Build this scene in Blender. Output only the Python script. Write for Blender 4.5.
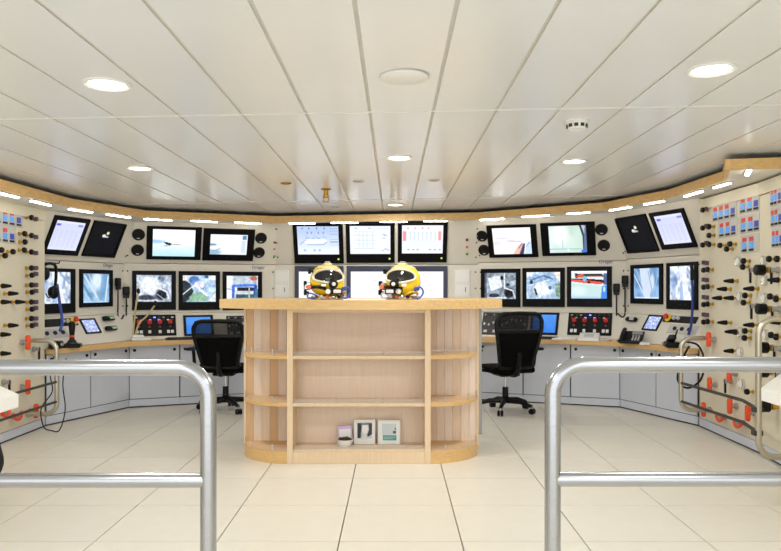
import bpy, bmesh, math, random
import numpy as np
from mathutils import Matrix, Vector

for o in list(bpy.data.objects):
    bpy.data.objects.remove(o, do_unlink=True)
scene = bpy.context.scene
COL = scene.collection
random.seed(4)

# ------------------------------------------------------------------ camera, world, exposure
F, CX, CY, EYE = 729.0, 394.0, 289.0, 1.243        # focal length / vanishing point in pixels, eye height in metres
cam_data = bpy.data.cameras.new('camera')
cam = bpy.data.objects.new('camera', cam_data)
COL.objects.link(cam)
cam.location = (0, 0, EYE)
cam.rotation_euler = (math.pi / 2, 0, 0)
cam_data.sensor_width = 36
cam_data.sensor_fit = 'HORIZONTAL'
cam_data.lens = F / 781 * 36
cam_data.shift_x = (390.5 - CX) / 781
cam_data.shift_y = (CY - 275.5) / 781
cam_data.clip_start = 0.05
scene.camera = cam
world = bpy.data.worlds.new('world')
scene.world = world
world.use_nodes = True
world.node_tree.nodes['Background'].inputs[0].default_value = (0.965, 0.985, 1.0, 1)
world.node_tree.nodes['Background'].inputs[1].default_value = 1.95
scene.view_settings.view_transform = 'Standard'
scene.view_settings.look = 'None'
scene.view_settings.exposure = 0.12
scene.view_settings.gamma = 1.0
scene.view_settings.use_curve_mapping = False
DOWNLIGHT_W = 11.0
STRIP_E = 17.0

# ------------------------------------------------------------------ helpers
def lin(c):
    c = c / 255.0
    return c / 12.92 if c <= 0.04045 else ((c + 0.055) / 1.055) ** 2.4
def L3(rgb): return tuple(lin(v) for v in rgb)

def mat(name, rgb, rough=0.5, metal=0.0, var=0.04, scale=6.0, bump=0.0, stretch=(1, 1, 1), emit=None, coat=0.0, spec=0.5, alpha=1.0):
    m = bpy.data.materials.new(name)
    m.use_nodes = True
    nt = m.node_tree
    b = nt.nodes['Principled BSDF']
    c = L3(rgb)
    b.inputs['Roughness'].default_value = rough
    b.inputs['Metallic'].default_value = metal
    b.inputs['Specular IOR Level'].default_value = spec
    b.inputs['Coat Weight'].default_value = coat
    b.inputs['Alpha'].default_value = alpha
    tc = nt.nodes.new('ShaderNodeTexCoord')
    mp = nt.nodes.new('ShaderNodeMapping')
    mp.inputs['Scale'].default_value = stretch
    nt.links.new(tc.outputs['Object'], mp.inputs['Vector'])
    nz = nt.nodes.new('ShaderNodeTexNoise')
    nz.inputs['Scale'].default_value = scale
    nz.inputs['Detail'].default_value = 4
    nt.links.new(mp.outputs[0], nz.inputs['Vector'])
    cr = nt.nodes.new('ShaderNodeValToRGB')
    cr.color_ramp.elements[0].position = 0.3
    cr.color_ramp.elements[1].position = 0.7
    cr.color_ramp.elements[0].color = (*[max(0, v * (1 - var)) for v in c], 1)
    cr.color_ramp.elements[1].color = (*[min(1, v * (1 + var)) for v in c], 1)
    nt.links.new(nz.outputs['Fac'], cr.inputs[0])
    nt.links.new(cr.outputs[0], b.inputs['Base Color'])
    if bump:
        bp = nt.nodes.new('ShaderNodeBump')
        bp.inputs['Strength'].default_value = bump
        bp.inputs['Distance'].default_value = 0.002
        nt.links.new(nz.outputs['Fac'], bp.inputs['Height'])
        nt.links.new(bp.outputs[0], b.inputs['Normal'])
    if emit:
        b.inputs['Emission Color'].default_value = (*c, 1)
        b.inputs['Emission Strength'].default_value = emit
    return m

def glass_mat(name, rgb, mix=0.75, rough=0.05):
    m = bpy.data.materials.new(name)
    m.use_nodes = True
    nt = m.node_tree
    out = nt.nodes['Material Output']
    b = nt.nodes['Principled BSDF']
    b.inputs['Base Color'].default_value = (*L3(rgb), 1)
    b.inputs['Roughness'].default_value = rough
    tr = nt.nodes.new('ShaderNodeBsdfTransparent')
    mx = nt.nodes.new('ShaderNodeMixShader')
    mx.inputs[0].default_value = mix
    nt.links.new(b.outputs[0], mx.inputs[1])
    nt.links.new(tr.outputs[0], mx.inputs[2])
    nt.links.new(mx.outputs[0], out.inputs[0])
    return m

def screen_mat():
    m = bpy.data.materials.new('lit_screen')
    m.use_nodes = True
    nt = m.node_tree
    b = nt.nodes['Principled BSDF']
    b.inputs['Base Color'].default_value = (0.01, 0.01, 0.012, 1)
    b.inputs['Roughness'].default_value = 0.3
    b.inputs['Specular IOR Level'].default_value = 0.06
    at = nt.nodes.new('ShaderNodeAttribute')
    at.attribute_name = 'Col'
    nt.links.new(at.outputs['Color'], b.inputs['Emission Color'])
    b.inputs['Emission Strength'].default_value = 1.05
    return m

M = dict(
    ceil=mat('ceiling_panel_paint', (241, 243, 245), 0.22, var=0.012, scale=2),
    ceil_back=mat('ceiling_joint_paint', (214, 211, 200), 0.6),
    tile=mat('floor_tile_vinyl', (224, 219, 206), 0.33, var=0.02, scale=9),
    joint=mat('floor_joint', (44, 37, 28), 0.9, spec=0.0),
    wall=mat('wall_paint', (226, 220, 204), 0.6, var=0.015),
    cream=mat('console_cream_paint', (228, 223, 211), 0.5, var=0.015, scale=5),
    gas=mat('gas_panel_paint', (228, 221, 199), 0.5, var=0.025, scale=5),
    cab=mat('cabinet_bluegrey_paint', (208, 213, 224), 0.45, var=0.015),
    cabdark=mat('cabinet_shadow_gap', (70, 72, 78), 0.7),
    rubber=mat('black_rubber', (22, 22, 24), 0.7),
    wood=mat('beech_edge', (222, 182, 122), 0.4, var=0.10, scale=14, stretch=(0.6, 6, 10)),
    woodtop=mat('beech_counter_top', (222, 186, 130), 0.38, var=0.10, scale=10, stretch=(0.5, 6, 8)),
    beech=mat('beech_veneer', (232, 206, 172), 0.42, var=0.06, scale=16, stretch=(8, 8, 0.4)),
    beechpink=mat('beech_back_panel', (234, 213, 192), 0.42, var=0.05, scale=18, stretch=(9, 9, 0.35)),
    trimwood=mat('beech_ceiling_trim', (236, 196, 132), 0.5, var=0.1, scale=8, stretch=(2, 2, 8)),
    black=mat('black_plastic', (12, 12, 14), 0.4, var=0.1, spec=0.25),
    bezel=mat('monitor_bezel_black', (8, 8, 13), 0.45, var=0.1, spec=0.15),
    navy=mat('monitor_bezel_navy', (52, 58, 82), 0.4, var=0.06),
    dark=mat('charcoal_plastic', (40, 40, 44), 0.5, var=0.1),
    fabric=mat('black_mesh_fabric', (10, 10, 11), 0.9, spec=0.1, var=0.2, scale=80, bump=0.3),
    grey=mat('grey_metal', (170, 170, 168), 0.4, 0.5),
    lgrey=mat('light_grey_plastic', (205, 206, 208), 0.45),
    white=mat('white_plastic', (240, 240, 236), 0.4, var=0.01),
    steel=mat('brushed_stainless', (176, 178, 182), 0.24, 1.0, var=0.04, scale=40, stretch=(0.2, 4, 4)),
    pipe=mat('stainless_pipe', (196, 190, 174), 0.3, 0.9),
    chrome=mat('chrome', (220, 220, 220), 0.12, 1.0, var=0.0),
    rod=mat('dark_rod', (66, 62, 56), 0.45, 0.3),
    brass=mat('brass', (205, 165, 62), 0.3, 0.8),
    orange=mat('orange_handle', (240, 84, 34), 0.45),
    red=mat('red_plastic', (222, 48, 34), 0.4),
    redlcd=mat('red_digit_window', (228, 58, 52), 0.4),
    bluelcd=mat('blue_readout_window', (86, 160, 236), 0.35, emit=0.25),
    navylcd=mat('dark_blue_readout_window', (42, 66, 170), 0.35, emit=0.2),
    plate=mat('readout_plate_grey', (200, 200, 198), 0.5),
    purple=mat('purple_module', (96, 70, 92), 0.5),
    yellow=mat('yellow_enamel', (252, 216, 26), 0.25, var=0.04, coat=0.4),
    visor=mat('dark_visor_glass', (16, 15, 17), 0.06, var=0.0, coat=0.6),
    blue=mat('blue_hose', (52, 84, 178), 0.45),
    green=mat('green_lens', (96, 170, 48), 0.4),
    amber=mat('amber_lens', (228, 112, 70), 0.4),
    darkred=mat('dark_red_lens', (110, 30, 32), 0.4),
    greenlamp=mat('power_lamp_green', (178, 214, 96), 0.4, emit=0.6),
    bluelamp=mat('blue_lamp', (110, 140, 255), 0.4, emit=2.0),
    tube=mat('strip_light_tube', (255, 250, 236), 0.5, var=0, emit=STRIP_E),
    lamp=mat('downlight_lamp', (255, 248, 226), 0.5, var=0, emit=14.0),
    choco=mat('dark_sweets', (70, 30, 34), 0.4, var=0.3, scale=60),
    lilac=mat('lilac_card', (214, 188, 226), 0.5),
    paper=mat('white_paper', (246, 246, 244), 0.7, var=0.01),
    label=mat('blue_lettering', (70, 92, 150), 0.5),
    gold=mat('gold_ring', (170, 130, 60), 0.3, 0.8),
    acrylic=glass_mat('clear_acrylic', (235, 235, 235), 0.86),
    meshback=glass_mat('chair_mesh', (14, 14, 16), 0.35, 0.9),
    screen=screen_mat(),
)
STAVES = [mat('beech_stave_%d' % i, c, 0.4, var=0.06, scale=14, stretch=(8, 8, 0.4)) for i, c in enumerate(
    [(234, 212, 188), (228, 196, 158), (238, 220, 204), (232, 206, 176), (222, 184, 140), (238, 222, 208)])]

class MB:
    def __init__(s): s.v = []; s.f = []
    def add(s, vs, fs, T=None):
        n = len(s.v)
        s.v += [tuple(T @ Vector(p)) if T is not None else tuple(p) for p in vs]
        s.f += [tuple(i + n for i in f) for f in fs]
        return s
    def box(s, x0, x1, y0, y1, z0, z1, bev=0.0, T=None, seg=1):
        if bev <= 0:
            vs = [(x, y, z) for z in (z0, z1) for y in (y0, y1) for x in (x0, x1)]
            fs = [(0, 2, 3, 1), (4, 5, 7, 6), (0, 1, 5, 4), (2, 6, 7, 3), (0, 4, 6, 2), (1, 3, 7, 5)]
            return s.add(vs, fs, T)
        bm = bmesh.new()
        bmesh.ops.create_cube(bm, size=1)
        for v in bm.verts:
            v.co = Vector(((x0 + x1) / 2 + v.co.x * (x1 - x0), (y0 + y1) / 2 + v.co.y * (y1 - y0), (z0 + z1) / 2 + v.co.z * (z1 - z0)))
        bmesh.ops.bevel(bm, geom=bm.edges[:], offset=bev, segments=seg, affect='EDGES', profile=0.5)
        bm.verts.index_update()
        s.add([v.co.copy() for v in bm.verts], [tuple(v.index for v in f.verts) for f in bm.faces], T)
        bm.free()
        return s
    def cyl(s, p0, p1, r0, r1=None, n=14, T=None):
        return s.tube([p0, p1], r0, n, T=T, r1=r1)
    def tube(s, pts, r, n=10, closed=False, T=None, r1=None, cap=True):
        pts = [Vector(p) for p in pts]
        k = len(pts)
        tan = []
        for i in range(k):
            if closed: t = pts[(i + 1) % k] - pts[i - 1]
            else: t = pts[min(i + 1, k - 1)] - pts[max(i - 1, 0)]
            tan.append(t.normalized())
        up = Vector((0, 0, 1)) if abs(tan[0].z) < 0.9 else Vector((1, 0, 0))
        a = tan[0].cross(up).normalized()
        vs, fs = [], []
        for i in range(k):
            a = (a - tan[i] * a.dot(tan[i])).normalized()
            b = tan[i].cross(a)
            rr = r if r1 is None else r + (r1 - r) * i / (k - 1)
            for j in range(n):
                q = 2 * math.pi * j / n
                vs.append(pts[i] + (a * math.cos(q) + b * math.sin(q)) * rr)
        for i in range(k if closed else k - 1):
            for j in range(n):
                i2 = (i + 1) % k
                fs.append((i * n + j, i * n + (j + 1) % n, i2 * n + (j + 1) % n, i2 * n + j))
        if not closed and cap:
            fs.append(tuple(range(n - 1, -1, -1)))
            fs.append(tuple((k - 1) * n + j for j in range(n)))
        return s.add(vs, fs, T)
    def lathe(s, prof, n=24, T=None):
        vs, fs = [], []
        for r, z in prof:
            for j in range(n):
                q = 2 * math.pi * j / n
                vs.append((r * math.cos(q), r * math.sin(q), z))
        for i in range(len(prof) - 1):
            for j in range(n):
                fs.append((i * n + j, i * n + (j + 1) % n, (i + 1) * n + (j + 1) % n, (i + 1) * n + j))
        if prof[0][0] > 1e-5: fs.append(tuple(range(n - 1, -1, -1)))
        if prof[-1][0] > 1e-5: fs.append(tuple((len(prof) - 1) * n + j for j in range(n)))
        return s.add(vs, fs, T)
    def prism(s, poly, z0, z1, T=None):
        a = sum(poly[i][0] * poly[(i + 1) % len(poly)][1] - poly[(i + 1) % len(poly)][0] * poly[i][1] for i in range(len(poly)))
        if a < 0: poly = poly[::-1]
        k = len(poly)
        fz0 = z0 if callable(z0) else (lambda x: z0)
        fz1 = z1 if callable(z1) else (lambda x: z1)
        vs = [(x, y, fz0(x)) for x, y in poly] + [(x, y, fz1(x)) for x, y in poly]
        fs = [tuple(range(k - 1, -1, -1)), tuple(range(k, 2 * k))] + [(i, (i + 1) % k, k + (i + 1) % k, k + i) for i in range(k)]
        return s.add(vs, fs, T)
    def ball(s, c, rx, ry, rz, n=20, m=12, T=None):
        prof = [(math.sin(math.pi * i / m), -math.cos(math.pi * i / m)) for i in range(m + 1)]
        T2 = Matrix.Translation(c) @ Matrix.Diagonal((rx, ry, rz, 1))
        return s.lathe([(max(r, 1e-6), z) for r, z in prof], n, (T @ T2) if T is not None else T2)
    def mesh(s, name, smooth=True, angle=35):
        me = bpy.data.meshes.new(name)
        me.from_pydata([tuple(v) for v in s.v], [], s.f)
        bm = bmesh.new(); bm.from_mesh(me)
        bmesh.ops.recalc_face_normals(bm, faces=bm.faces[:])
        bm.to_mesh(me); bm.free()
        if smooth:
            me.shade_smooth()
            me.set_sharp_from_angle(angle=math.radians(angle))
        return me
    def build(s, name, m, parent=None, loc=None, rot=None, smooth=True):
        return link(name, s.mesh(name, smooth), m, parent, loc, rot)

def link(name, me, m, parent=None, loc=None, rot=None):
    if m is not None:
        if len(me.materials) == 0: me.materials.append(M[m] if isinstance(m, str) else m)
    o = bpy.data.objects.new(name, me)
    COL.objects.link(o)
    if parent is not None: o.parent = parent
    if loc is not None: o.location = loc
    if rot is not None: o.rotation_euler = rot
    return o

def tag(o, label, cat, group=None):
    o['label'] = label; o['category'] = cat
    if group: o['group'] = group
    return o
def struct(o): o['kind'] = 'structure'; return o
def thing(name, label, cat, matrix=None, loc=None, rz=0.0, group=None):
    o = bpy.data.objects.new(name, None)
    o.empty_display_size = 0.05
    COL.objects.link(o)
    if matrix is not None: o.matrix_world = matrix
    if loc is not None:
        o.location = loc; o.rotation_euler = (0, 0, rz)
    return tag(o, label, cat, group)

def smooth_path(pts, sub=6, closed=False):
    P = [Vector(p) for p in pts]; out = []; k = len(P)
    for i in range(k if closed else k - 1):
        if closed: p0, p1, p2, p3 = P[i - 1], P[i], P[(i + 1) % k], P[(i + 2) % k]
        else: p0, p1, p2, p3 = P[max(i - 1, 0)], P[i], P[i + 1], P[min(i + 2, k - 1)]
        for j in range(sub):
            t = j / sub
            out.append(0.5 * ((2 * p1) + (-p0 + p2) * t + (2 * p0 - 5 * p1 + 4 * p2 - p3) * t * t + (-p0 + 3 * p1 - 3 * p2 + p3) * t ** 3))
    if not closed: out.append(P[-1])
    return out
def fillet(pts, r, n=6):
    P = [Vector(p) for p in pts]; out = [P[0]]
    for i in range(1, len(P) - 1):
        a = (P[i - 1] - P[i]).normalized(); b = (P[i + 1] - P[i]).normalized()
        ang = math.acos(max(-1, min(1, a.dot(b))))
        d = min(r / math.tan(ang / 2), (P[i - 1] - P[i]).length * 0.49, (P[i + 1] - P[i]).length * 0.49)
        s, e = P[i] + a * d, P[i] + b * d
        rr = d * math.tan(ang / 2)
        c = P[i] + (a + b).normalized() * (rr / math.sin(ang / 2))
        for j in range(n + 1):
            t = j / n
            q = s.lerp(e, t) - c
            out.append(c + q.normalized() * rr)
    out.append(P[-1])
    return out

# pixel ray -> point on a real surface of the room
ORG = Vector((0, 0, EYE))
def ray(px, py): return Vector(((px - CX) / F, 1.0, (CY - py) / F))
class Plane:
    """Plane spanned by x (to the right as seen from the room) and t (up along it); y points away from the room."""
    def __init__(s, q, x, t):
        s.q, s.x, s.t = Vector(q), Vector(x).normalized(), Vector(t).normalized()
        s.y = s.t.cross(s.x)
    def uv(s, px, py, off=0.0):
        r = ray(px, py)
        q = s.q - s.y * off
        k = (q - ORG).dot(s.y) / r.dot(s.y)
        P = ORG + r * k - q
        return P.dot(s.x), P.dot(s.t)
    def pt(s, u, w, y=0.0): return s.q + s.x * u + s.t * w + s.y * y
    def mtx(s, u=0, w=0, y=0.0):
        p = s.pt(u, w, y)
        return Matrix(((s.x.x, s.y.x, s.t.x, p.x), (s.x.y, s.y.y, s.t.y, p.y), (s.x.z, s.y.z, s.t.z, p.z), (0, 0, 0, 1)))
    def rect(s, cs):
        """four corners tl,tr,br,bl in pixels -> centre u, centre w, width, height"""
        p = [s.uv(*c) for c in cs]
        u = sum(a for a, b in p) / 4; w = sum(b for a, b in p) / 4
        wd = ((p[1][0] - p[0][0]) + (p[2][0] - p[3][0])) / 2
        ht = ((p[0][1] - p[3][1]) + (p[1][1] - p[2][1])) / 2
        return u, w, wd, ht
class Seg:
    """a straight run of console: plan points left -> right as seen from the room"""
    def __init__(s, p0, p1):
        s.p0 = Vector((p0[0], p0[1], 0)); s.p1 = Vector((p1[0], p1[1], 0))
        s.L = (s.p1 - s.p0).length; s.x = (s.p1 - s.p0).normalized(); s.y = Vector((-s.x.y, s.x.x, 0))
        s.ang = math.atan2(s.x.y, s.x.x)
    def plane(s, a, b):
        return Plane(s.p0 + s.y * a[0] + Vector((0, 0, a[1])), s.x, s.y * (b[0] - a[0]) + Vector((0, 0, b[1] - a[1])))

AXIS = -0.2
SLOPE = 0.0185
def ceil_z(x): return 2.113 + SLOPE * x
def soffit_z(x): return ceil_z(x) - 0.105

# ------------------------------------------------------------------ room shell
# floor with its tiles
fl = struct(MB().box(-3.9, 3.5, -1.6, 9.1, -0.06, -0.018).build('floor', 'joint'))
tile_me = MB().box(-0.2984, 0.2984, -0.2966, 0.2966, -0.018, 0, bev=0.0008).mesh('floor_tile', smooth=False)
for i in range(-6, 6):
    for j in range(-8, 9):
        x = -0.27 + 0.6025 * i + 0.30125; y = 3.588 + 0.6 * j + 0.3
        link('floor_tile', tile_me, 'tile', fl, (x, y, 0.0))
# ceiling with its panels
ce = struct(MB().box(-3.9, 3.5, -1.6, 9.1, 0.007, 0.05).build('ceiling', 'ceil_back'))
ce.location = (0, 0, 2.113); ce.rotation_euler = (0, -math.atan(SLOPE), 0)
for (y0, y1) in ((-1.5, 0.08), (0.08, 3.58), (3.58, 7.08), (7.08, 9.0)):
    me = MB().box(-0.1495, 0.1495, y0 + 0.009, y1 - 0.009, 0, 0.007, bev=0.002).mesh('ceiling_panel', smooth=False)
    for i in range(-12, 11):
        link('ceiling_panel', me, 'ceil', ce, (-0.119 + 0.3125 * i + 0.156, 0, 0))
for y in (0.08, 3.58, 7.08):
    MB().box(-3.9, 3.4, y - 0.0075, y + 0.0075, -0.0025, 0.007, bev=0.001).build('joint_strip', 'white', ce, smooth=False)
# walls
struct(MB().box(-3.50, -3.40, -1.6, 9.1, 0, 2.2).build('wall_left', 'wall'))
struct(MB().box(2.98, 3.08, -1.6, 9.1, 0, 2.3).build('wall_right', 'wall'))
struct(MB().box(-3.45, 3.08, 9.0, 9.1, 0, 2.25).build('wall_back', 'wall'))

# beech band and soffit that run round under the ceiling
TRIM = [(-2.79, 4.2), (-2.79, 6.3), (-2.48, 7.3), (-1.32, 8.08), (0.92, 8.08), (2.10, 7.35), (2.42, 6.45), (2.45, 5.44), (2.23, 4.9), (2.97, 4.83)]
OUT = [(-3.35, 4.2), (-3.35, 6.4), (-3.35, 7.9), (-1.6, 8.95), (1.2, 8.95), (2.95, 8.0), (2.98, 6.5), (2.98, 5.5), (2.98, 5.0), (2.98, 4.86)]
for i in range(len(TRIM) - 1):
    a, b = Vector(TRIM[i]), Vector(TRIM[i + 1])
    d = (b - a).normalized(); n = Vector((-d.y, d.x))
    e = 0.012
    poly = [a - d * 0.0, b + d * 0.0, b + n * 0.028, a + n * 0.028]
    struct(MB().prism([tuple(p) for p in poly], lambda x: ceil_z(x) - 0.112, lambda x: ceil_z(x) - 0.038).build('trim_%d' % (i + 1), 'trimwood', smooth=False))
def off_line(pts, d):
    """polyline moved d metres towards the room (to the right of its direction)"""
    out = []
    for i, p in enumerate(pts):
        p = Vector(p)
        ns = []
        if i > 0: e = (p - Vector(pts[i - 1])).normalized(); ns.append(Vector((e.y, -e.x)))
        if i < len(pts) - 1: e = (Vector(pts[i + 1]) - p).normalized(); ns.append(Vector((e.y, -e.x)))
        n = sum(ns, Vector((0, 0))).normalized(); c = n.dot(ns[0])
        out.append(p + n * d / c)
    return out
INN = [tuple(p) for p in off_line(TRIM, -0.014)]
for i in range(len(TRIM) - 1):
    q = [INN[i], INN[i + 1], OUT[i + 1], OUT[i]]
    struct(MB().prism(q, lambda x: soffit_z(x), lambda x: soffit_z(x) + 0.02).build('trim_%d' % (len(TRIM) + i), 'cream', smooth=False))

# ------------------------------------------------------------------ console runs
Bx, Ax, Cx = 3.14, 2.72, 1.18
SEG = {
    'L2': Seg((AXIS - Bx, 6.6), (AXIS - Ax, 7.9)), 'L1': Seg((AXIS - Ax, 7.9), (AXIS - Cx, 8.5)),
    'C': Seg((AXIS - Cx, 8.5), (AXIS + Cx, 8.5)), 'R1': Seg((AXIS + Cx, 8.5), (AXIS + Ax, 7.9)),
    'R2': Seg((AXIS + Ax, 7.9), (AXIS + Bx, 6.6))}
ZS = {'L2': 1.515, 'L1': 1.525, 'C': 1.53, 'R1': 1.55, 'R2': 1.565}
LOWP, UPP, CTLP = {}, {}, {}
PLACE = {'L2': 'beside the left-hand gas panel', 'L1': 'behind the gooseneck microphone', 'C': 'behind the two yellow helmets',
         'R1': 'beside the desk telephone', 'R2': 'beside the right-hand gas panel'}
CLAB = {
    'L2': 'cream metal console section holding the screens next to the hanging headset',
    'L1': 'cream metal console section holding the screen with a boat picture',
    'C': 'cream metal console section holding the wide screens behind the yellow helmets',
    'R1': 'cream metal console section holding the screen with red and black stripes',
    'R2': 'cream metal console section holding the screens above the black desk telephone'}
DESK_Z = 0.70
CT0, CT1 = (-0.015, 0.985), (-0.19, DESK_Z + 0.004)
CONSOLE = {}
for k, s in SEG.items():
    zs = ZS[k]
    LOWP[k] = s.plane((0, 0), (0, 1)); UPP[k] = s.plane((0, zs), (-0.22, zs + 0.48)); CTLP[k] = s.plane(CT1, CT0)
    c = thing('instrument_console', CLAB[k], 'console', s.plane((0, 0), (0, 1)).mtx(), group=None)
    CONSOLE[k] = c
    def strip(y0, z0, y1, z1, th, name, m='cream', e0=0.0, e1=0.0):
        # sheet between two profile points, thickness th behind it
        ny, nz = (z1 - z0), -(y1 - y0)
        l = math.hypot(ny, nz); ny, nz = ny / l * th, nz / l * th
        P = [(y0, z0), (y1, z1), (y1 + ny, z1 + nz), (y0 + ny, z0 + nz)]
        vs = [(e0, y, z) for y, z in P] + [(s.L - e1, y, z) for y, z in P]
        return MB().add(vs, [(0, 1, 2, 3), (7, 6, 5, 4), (0, 4, 5, 1), (1, 5, 6, 2), (2, 6, 7, 3), (3, 7, 4, 0)]).build(name, m, c, smooth=False)
    strip(0, 0.985, 0, zs - 0.003, 0.03, 'lower_panel')
    top = 0.50 if k in ('L2', 'L1') else 0.52
    f = top / 0.48
    strip(0, zs + 0.003, -0.22 * f, zs + top, 0.03, 'upper_panel')
    strip(CT1[0], CT1[1], CT0[0], CT0[1], 0.02, 'desk_panel')
    lip = MB().box(0, s.L, -0.03, 0.0, 0.978, 0.996, bev=0.004); lip.build('ledge', 'cream', c)
    # screws
    sc = MB().lathe([(0.009, 0), (0.009, 0.003), (0.006, 0.006)], 8).mesh('screw')
    for u in (0.03, s.L - 0.03):
        for w in (1.06, 1.25, 1.44):
            link('screw', sc, 'rubber', c, (u, 0, w), (math.pi / 2, 0, 0))
        for w in (0.09, 0.27, 0.44):
            p = UPP[k].mtx(u, w); l = c.matrix_world.inverted() @ p
            o = link('screw', sc, 'rubber', c); o.matrix_local = s.plane((0, 0), (0, 1)).mtx().inverted() @ p @ Matrix.Rotation(math.pi / 2, 4, 'X')
# infill cheeks between neighbouring upper panels (they lean, so wedges open between them)

# maker's lettering on the console (blue, upper right of the lower panels)
def lettering(txt, size, parent, mtx_local, m='label', name='lettering'):
    cu = bpy.data.curves.new('txt', 'FONT'); cu.body = txt; cu.size = size; cu.extrude = 0.0006
    cu.align_x = 'CENTER'; cu.align_y = 'CENTER'
    t = bpy.data.objects.new('txt', cu); COL.objects.link(t)
    bpy.context.view_layer.update()
    me = bpy.data.meshes.new_from_object(t.evaluated_get(bpy.context.evaluated_depsgraph_get()))
    bpy.data.objects.remove(t); me.materials.clear()
    o = link(name, me, m, parent); o.matrix_local = mtx_local
    return o
for k, px, py in (('L2', 108, 265.5), ('L1', 258.5, 267.5), ('R1', 606, 261.8)):
    u, w = LOWP[k].uv(px, py)
    lettering('Dräger', 0.052, CONSOLE[k], Matrix.Translation((u, -0.002, w)) @ Matrix.Rotation(math.pi / 2, 4, 'X'))

# ------------------------------------------------------------------ screens (flat pictures, drawn as colours on a fine grid)
GW, GH = 72, 54
XX, YY = np.meshgrid((np.arange(GW) + 0.5) / GW, (np.arange(GH) + 0.5) / GH)      # y down
class Pic:
    def __init__(s, c): s.a = np.ones((GH, GW, 3)) * np.array(c, float)
    def blend(s, mask, c): s.a = s.a * (1 - mask[..., None]) + np.array(c, float) * mask[..., None]; return s
    def rect(s, x0, y0, x1, y1, c, al=1.0):
        e = 0.5 / GW
        m = np.clip((XX - x0) / e * .5 + .5, 0, 1) * np.clip((x1 - XX) / e * .5 + .5, 0, 1) * np.clip((YY - y0) / e * .5 + .5, 0, 1) * np.clip((y1 - YY) / e * .5 + .5, 0, 1)
        return s.blend(m * al, c)
    def ell(s, x, y, rx, ry, c, al=1.0, soft=0.25):
        d = np.sqrt(((XX - x) / rx) ** 2 + ((YY - y) / ry) ** 2)
        return s.blend(np.clip((1 - d) / soft + .5, 0, 1) * al, c)
    def line(s, x0, y0, x1, y1, w, c, al=1.0):
        dx, dy = x1 - x0, y1 - y0; l2 = dx * dx + dy * dy + 1e-9
        t = np.clip(((XX - x0) * dx + (YY - y0) * dy) / l2, 0, 1)
        d = np.hypot(XX - x0 - t * dx, YY - y0 - t * dy)
        return s.blend(np.clip((w - d) / (0.6 / GW) + .5, 0, 1) * al, c)
    def poly(s, pts, c, al=1.0):
        m = np.zeros((GH, GW), bool); k = len(pts)
        for i in range(k):
            (x0, y0), (x1, y1) = pts[i], pts[(i + 1) % k]
            cond = ((y0 > YY) != (y1 > YY)) & (XX < (x1 - x0) * (YY - y0) / ((y1 - y0) or 1e-9) + x0)
            m ^= cond
        return s.blend(m.astype(float) * al, c)
    def grad(s, c0, c1, vert=True, a=0.0, b=1.0):
        t = np.clip(((YY if vert else XX) - a) / (b - a), 0, 1)[..., None]
        s.a = np.array(c0, float) * (1 - t) + np.array(c1, float) * t; return s
    def noise(s, seed, fx, fy, amp, c=None, thr=None):
        rg = np.random.RandomState(seed); g = rg.rand(fy + 2, fx + 2)
        gx = XX * fx; gy = YY * fy; ix = gx.astype(int); iy = gy.astype(int); tx = gx - ix; ty = gy - iy
        tx = tx * tx * (3 - 2 * tx); ty = ty * ty * (3 - 2 * ty)
        v = g[iy, ix] * (1 - tx) * (1 - ty) + g[iy, ix + 1] * tx * (1 - ty) + g[iy + 1, ix] * (1 - tx) * ty + g[iy + 1, ix + 1] * tx * ty
        if c is None: s.a = np.clip(s.a + (v[..., None] - 0.5) * 2 * amp, 0, 255)
        else: s.blend(np.clip((v - thr) * 8, 0, 1) * amp, c)
        return s

def screen_mesh(w, h, pic):
    """grid of GW x GH points, local x right, z up, facing -y"""
    vs = [((i / (GW - 1) - .5) * w, 0, (.5 - j / (GH - 1)) * h) for j in range(GH) for i in range(GW)]
    fs = [(j * GW + i, (j + 1) * GW + i, (j + 1) * GW + i + 1, j * GW + i + 1) for j in range(GH - 1) for i in range(GW - 1)]
    me = bpy.data.meshes.new('screen'); me.from_pydata(vs, [], fs)
    at = me.color_attributes.new('Col', 'FLOAT_COLOR', 'POINT')
    a = np.clip(pic.a, 0, 255) / 255.0
    a = np.where(a <= 0.04045, a / 12.92, ((a + 0.055) / 1.055) ** 2.4)
    full = np.concatenate([a.reshape(-1, 3), np.ones((GW * GH, 1))], 1)
    at.data.foreach_set('color', full.astype(np.float32).ravel())
    return me

def p_boat():
    p = Pic((250, 250, 250)).grad((252, 253, 250), (186, 232, 246), a=.45, b=1.0)
    p.ell(.05, .46, .26, .07, (150, 200, 236), .9, .8); p.noise(3, 8, 6, 5)
    p.poly([(.26, .47), (.36, .49), (.44, .52), (.46, .57), (.40, .59), (.32, .57), (.27, .5)], (28, 26, 62))
    p.line(.26, .62, .40, .60, .012, (120, 140, 190)); p.line(.44, .57, .66, .565, .008, (150, 120, 150), .8)
    p.ell(.55, .55, .06, .02, (180, 150, 170), .8)
    return p
def p_pale():
    p = Pic((246, 250, 252))
    p.rect(.86, .06, .97, .26, (96, 140, 178)); p.rect(.84, .3, .95, .9, (190, 212, 230), .7)
    p.ell(.06, .52, .12, .06, (120, 160, 190)); p.ell(.1, .88, .2, .14, (130, 170, 205), .8, .6); p.ell(.12, .66, .1, .1, (252, 252, 252))
    p.line(.1, .84, .27, .7, .02, (140, 175, 205), .9)
    return p
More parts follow.
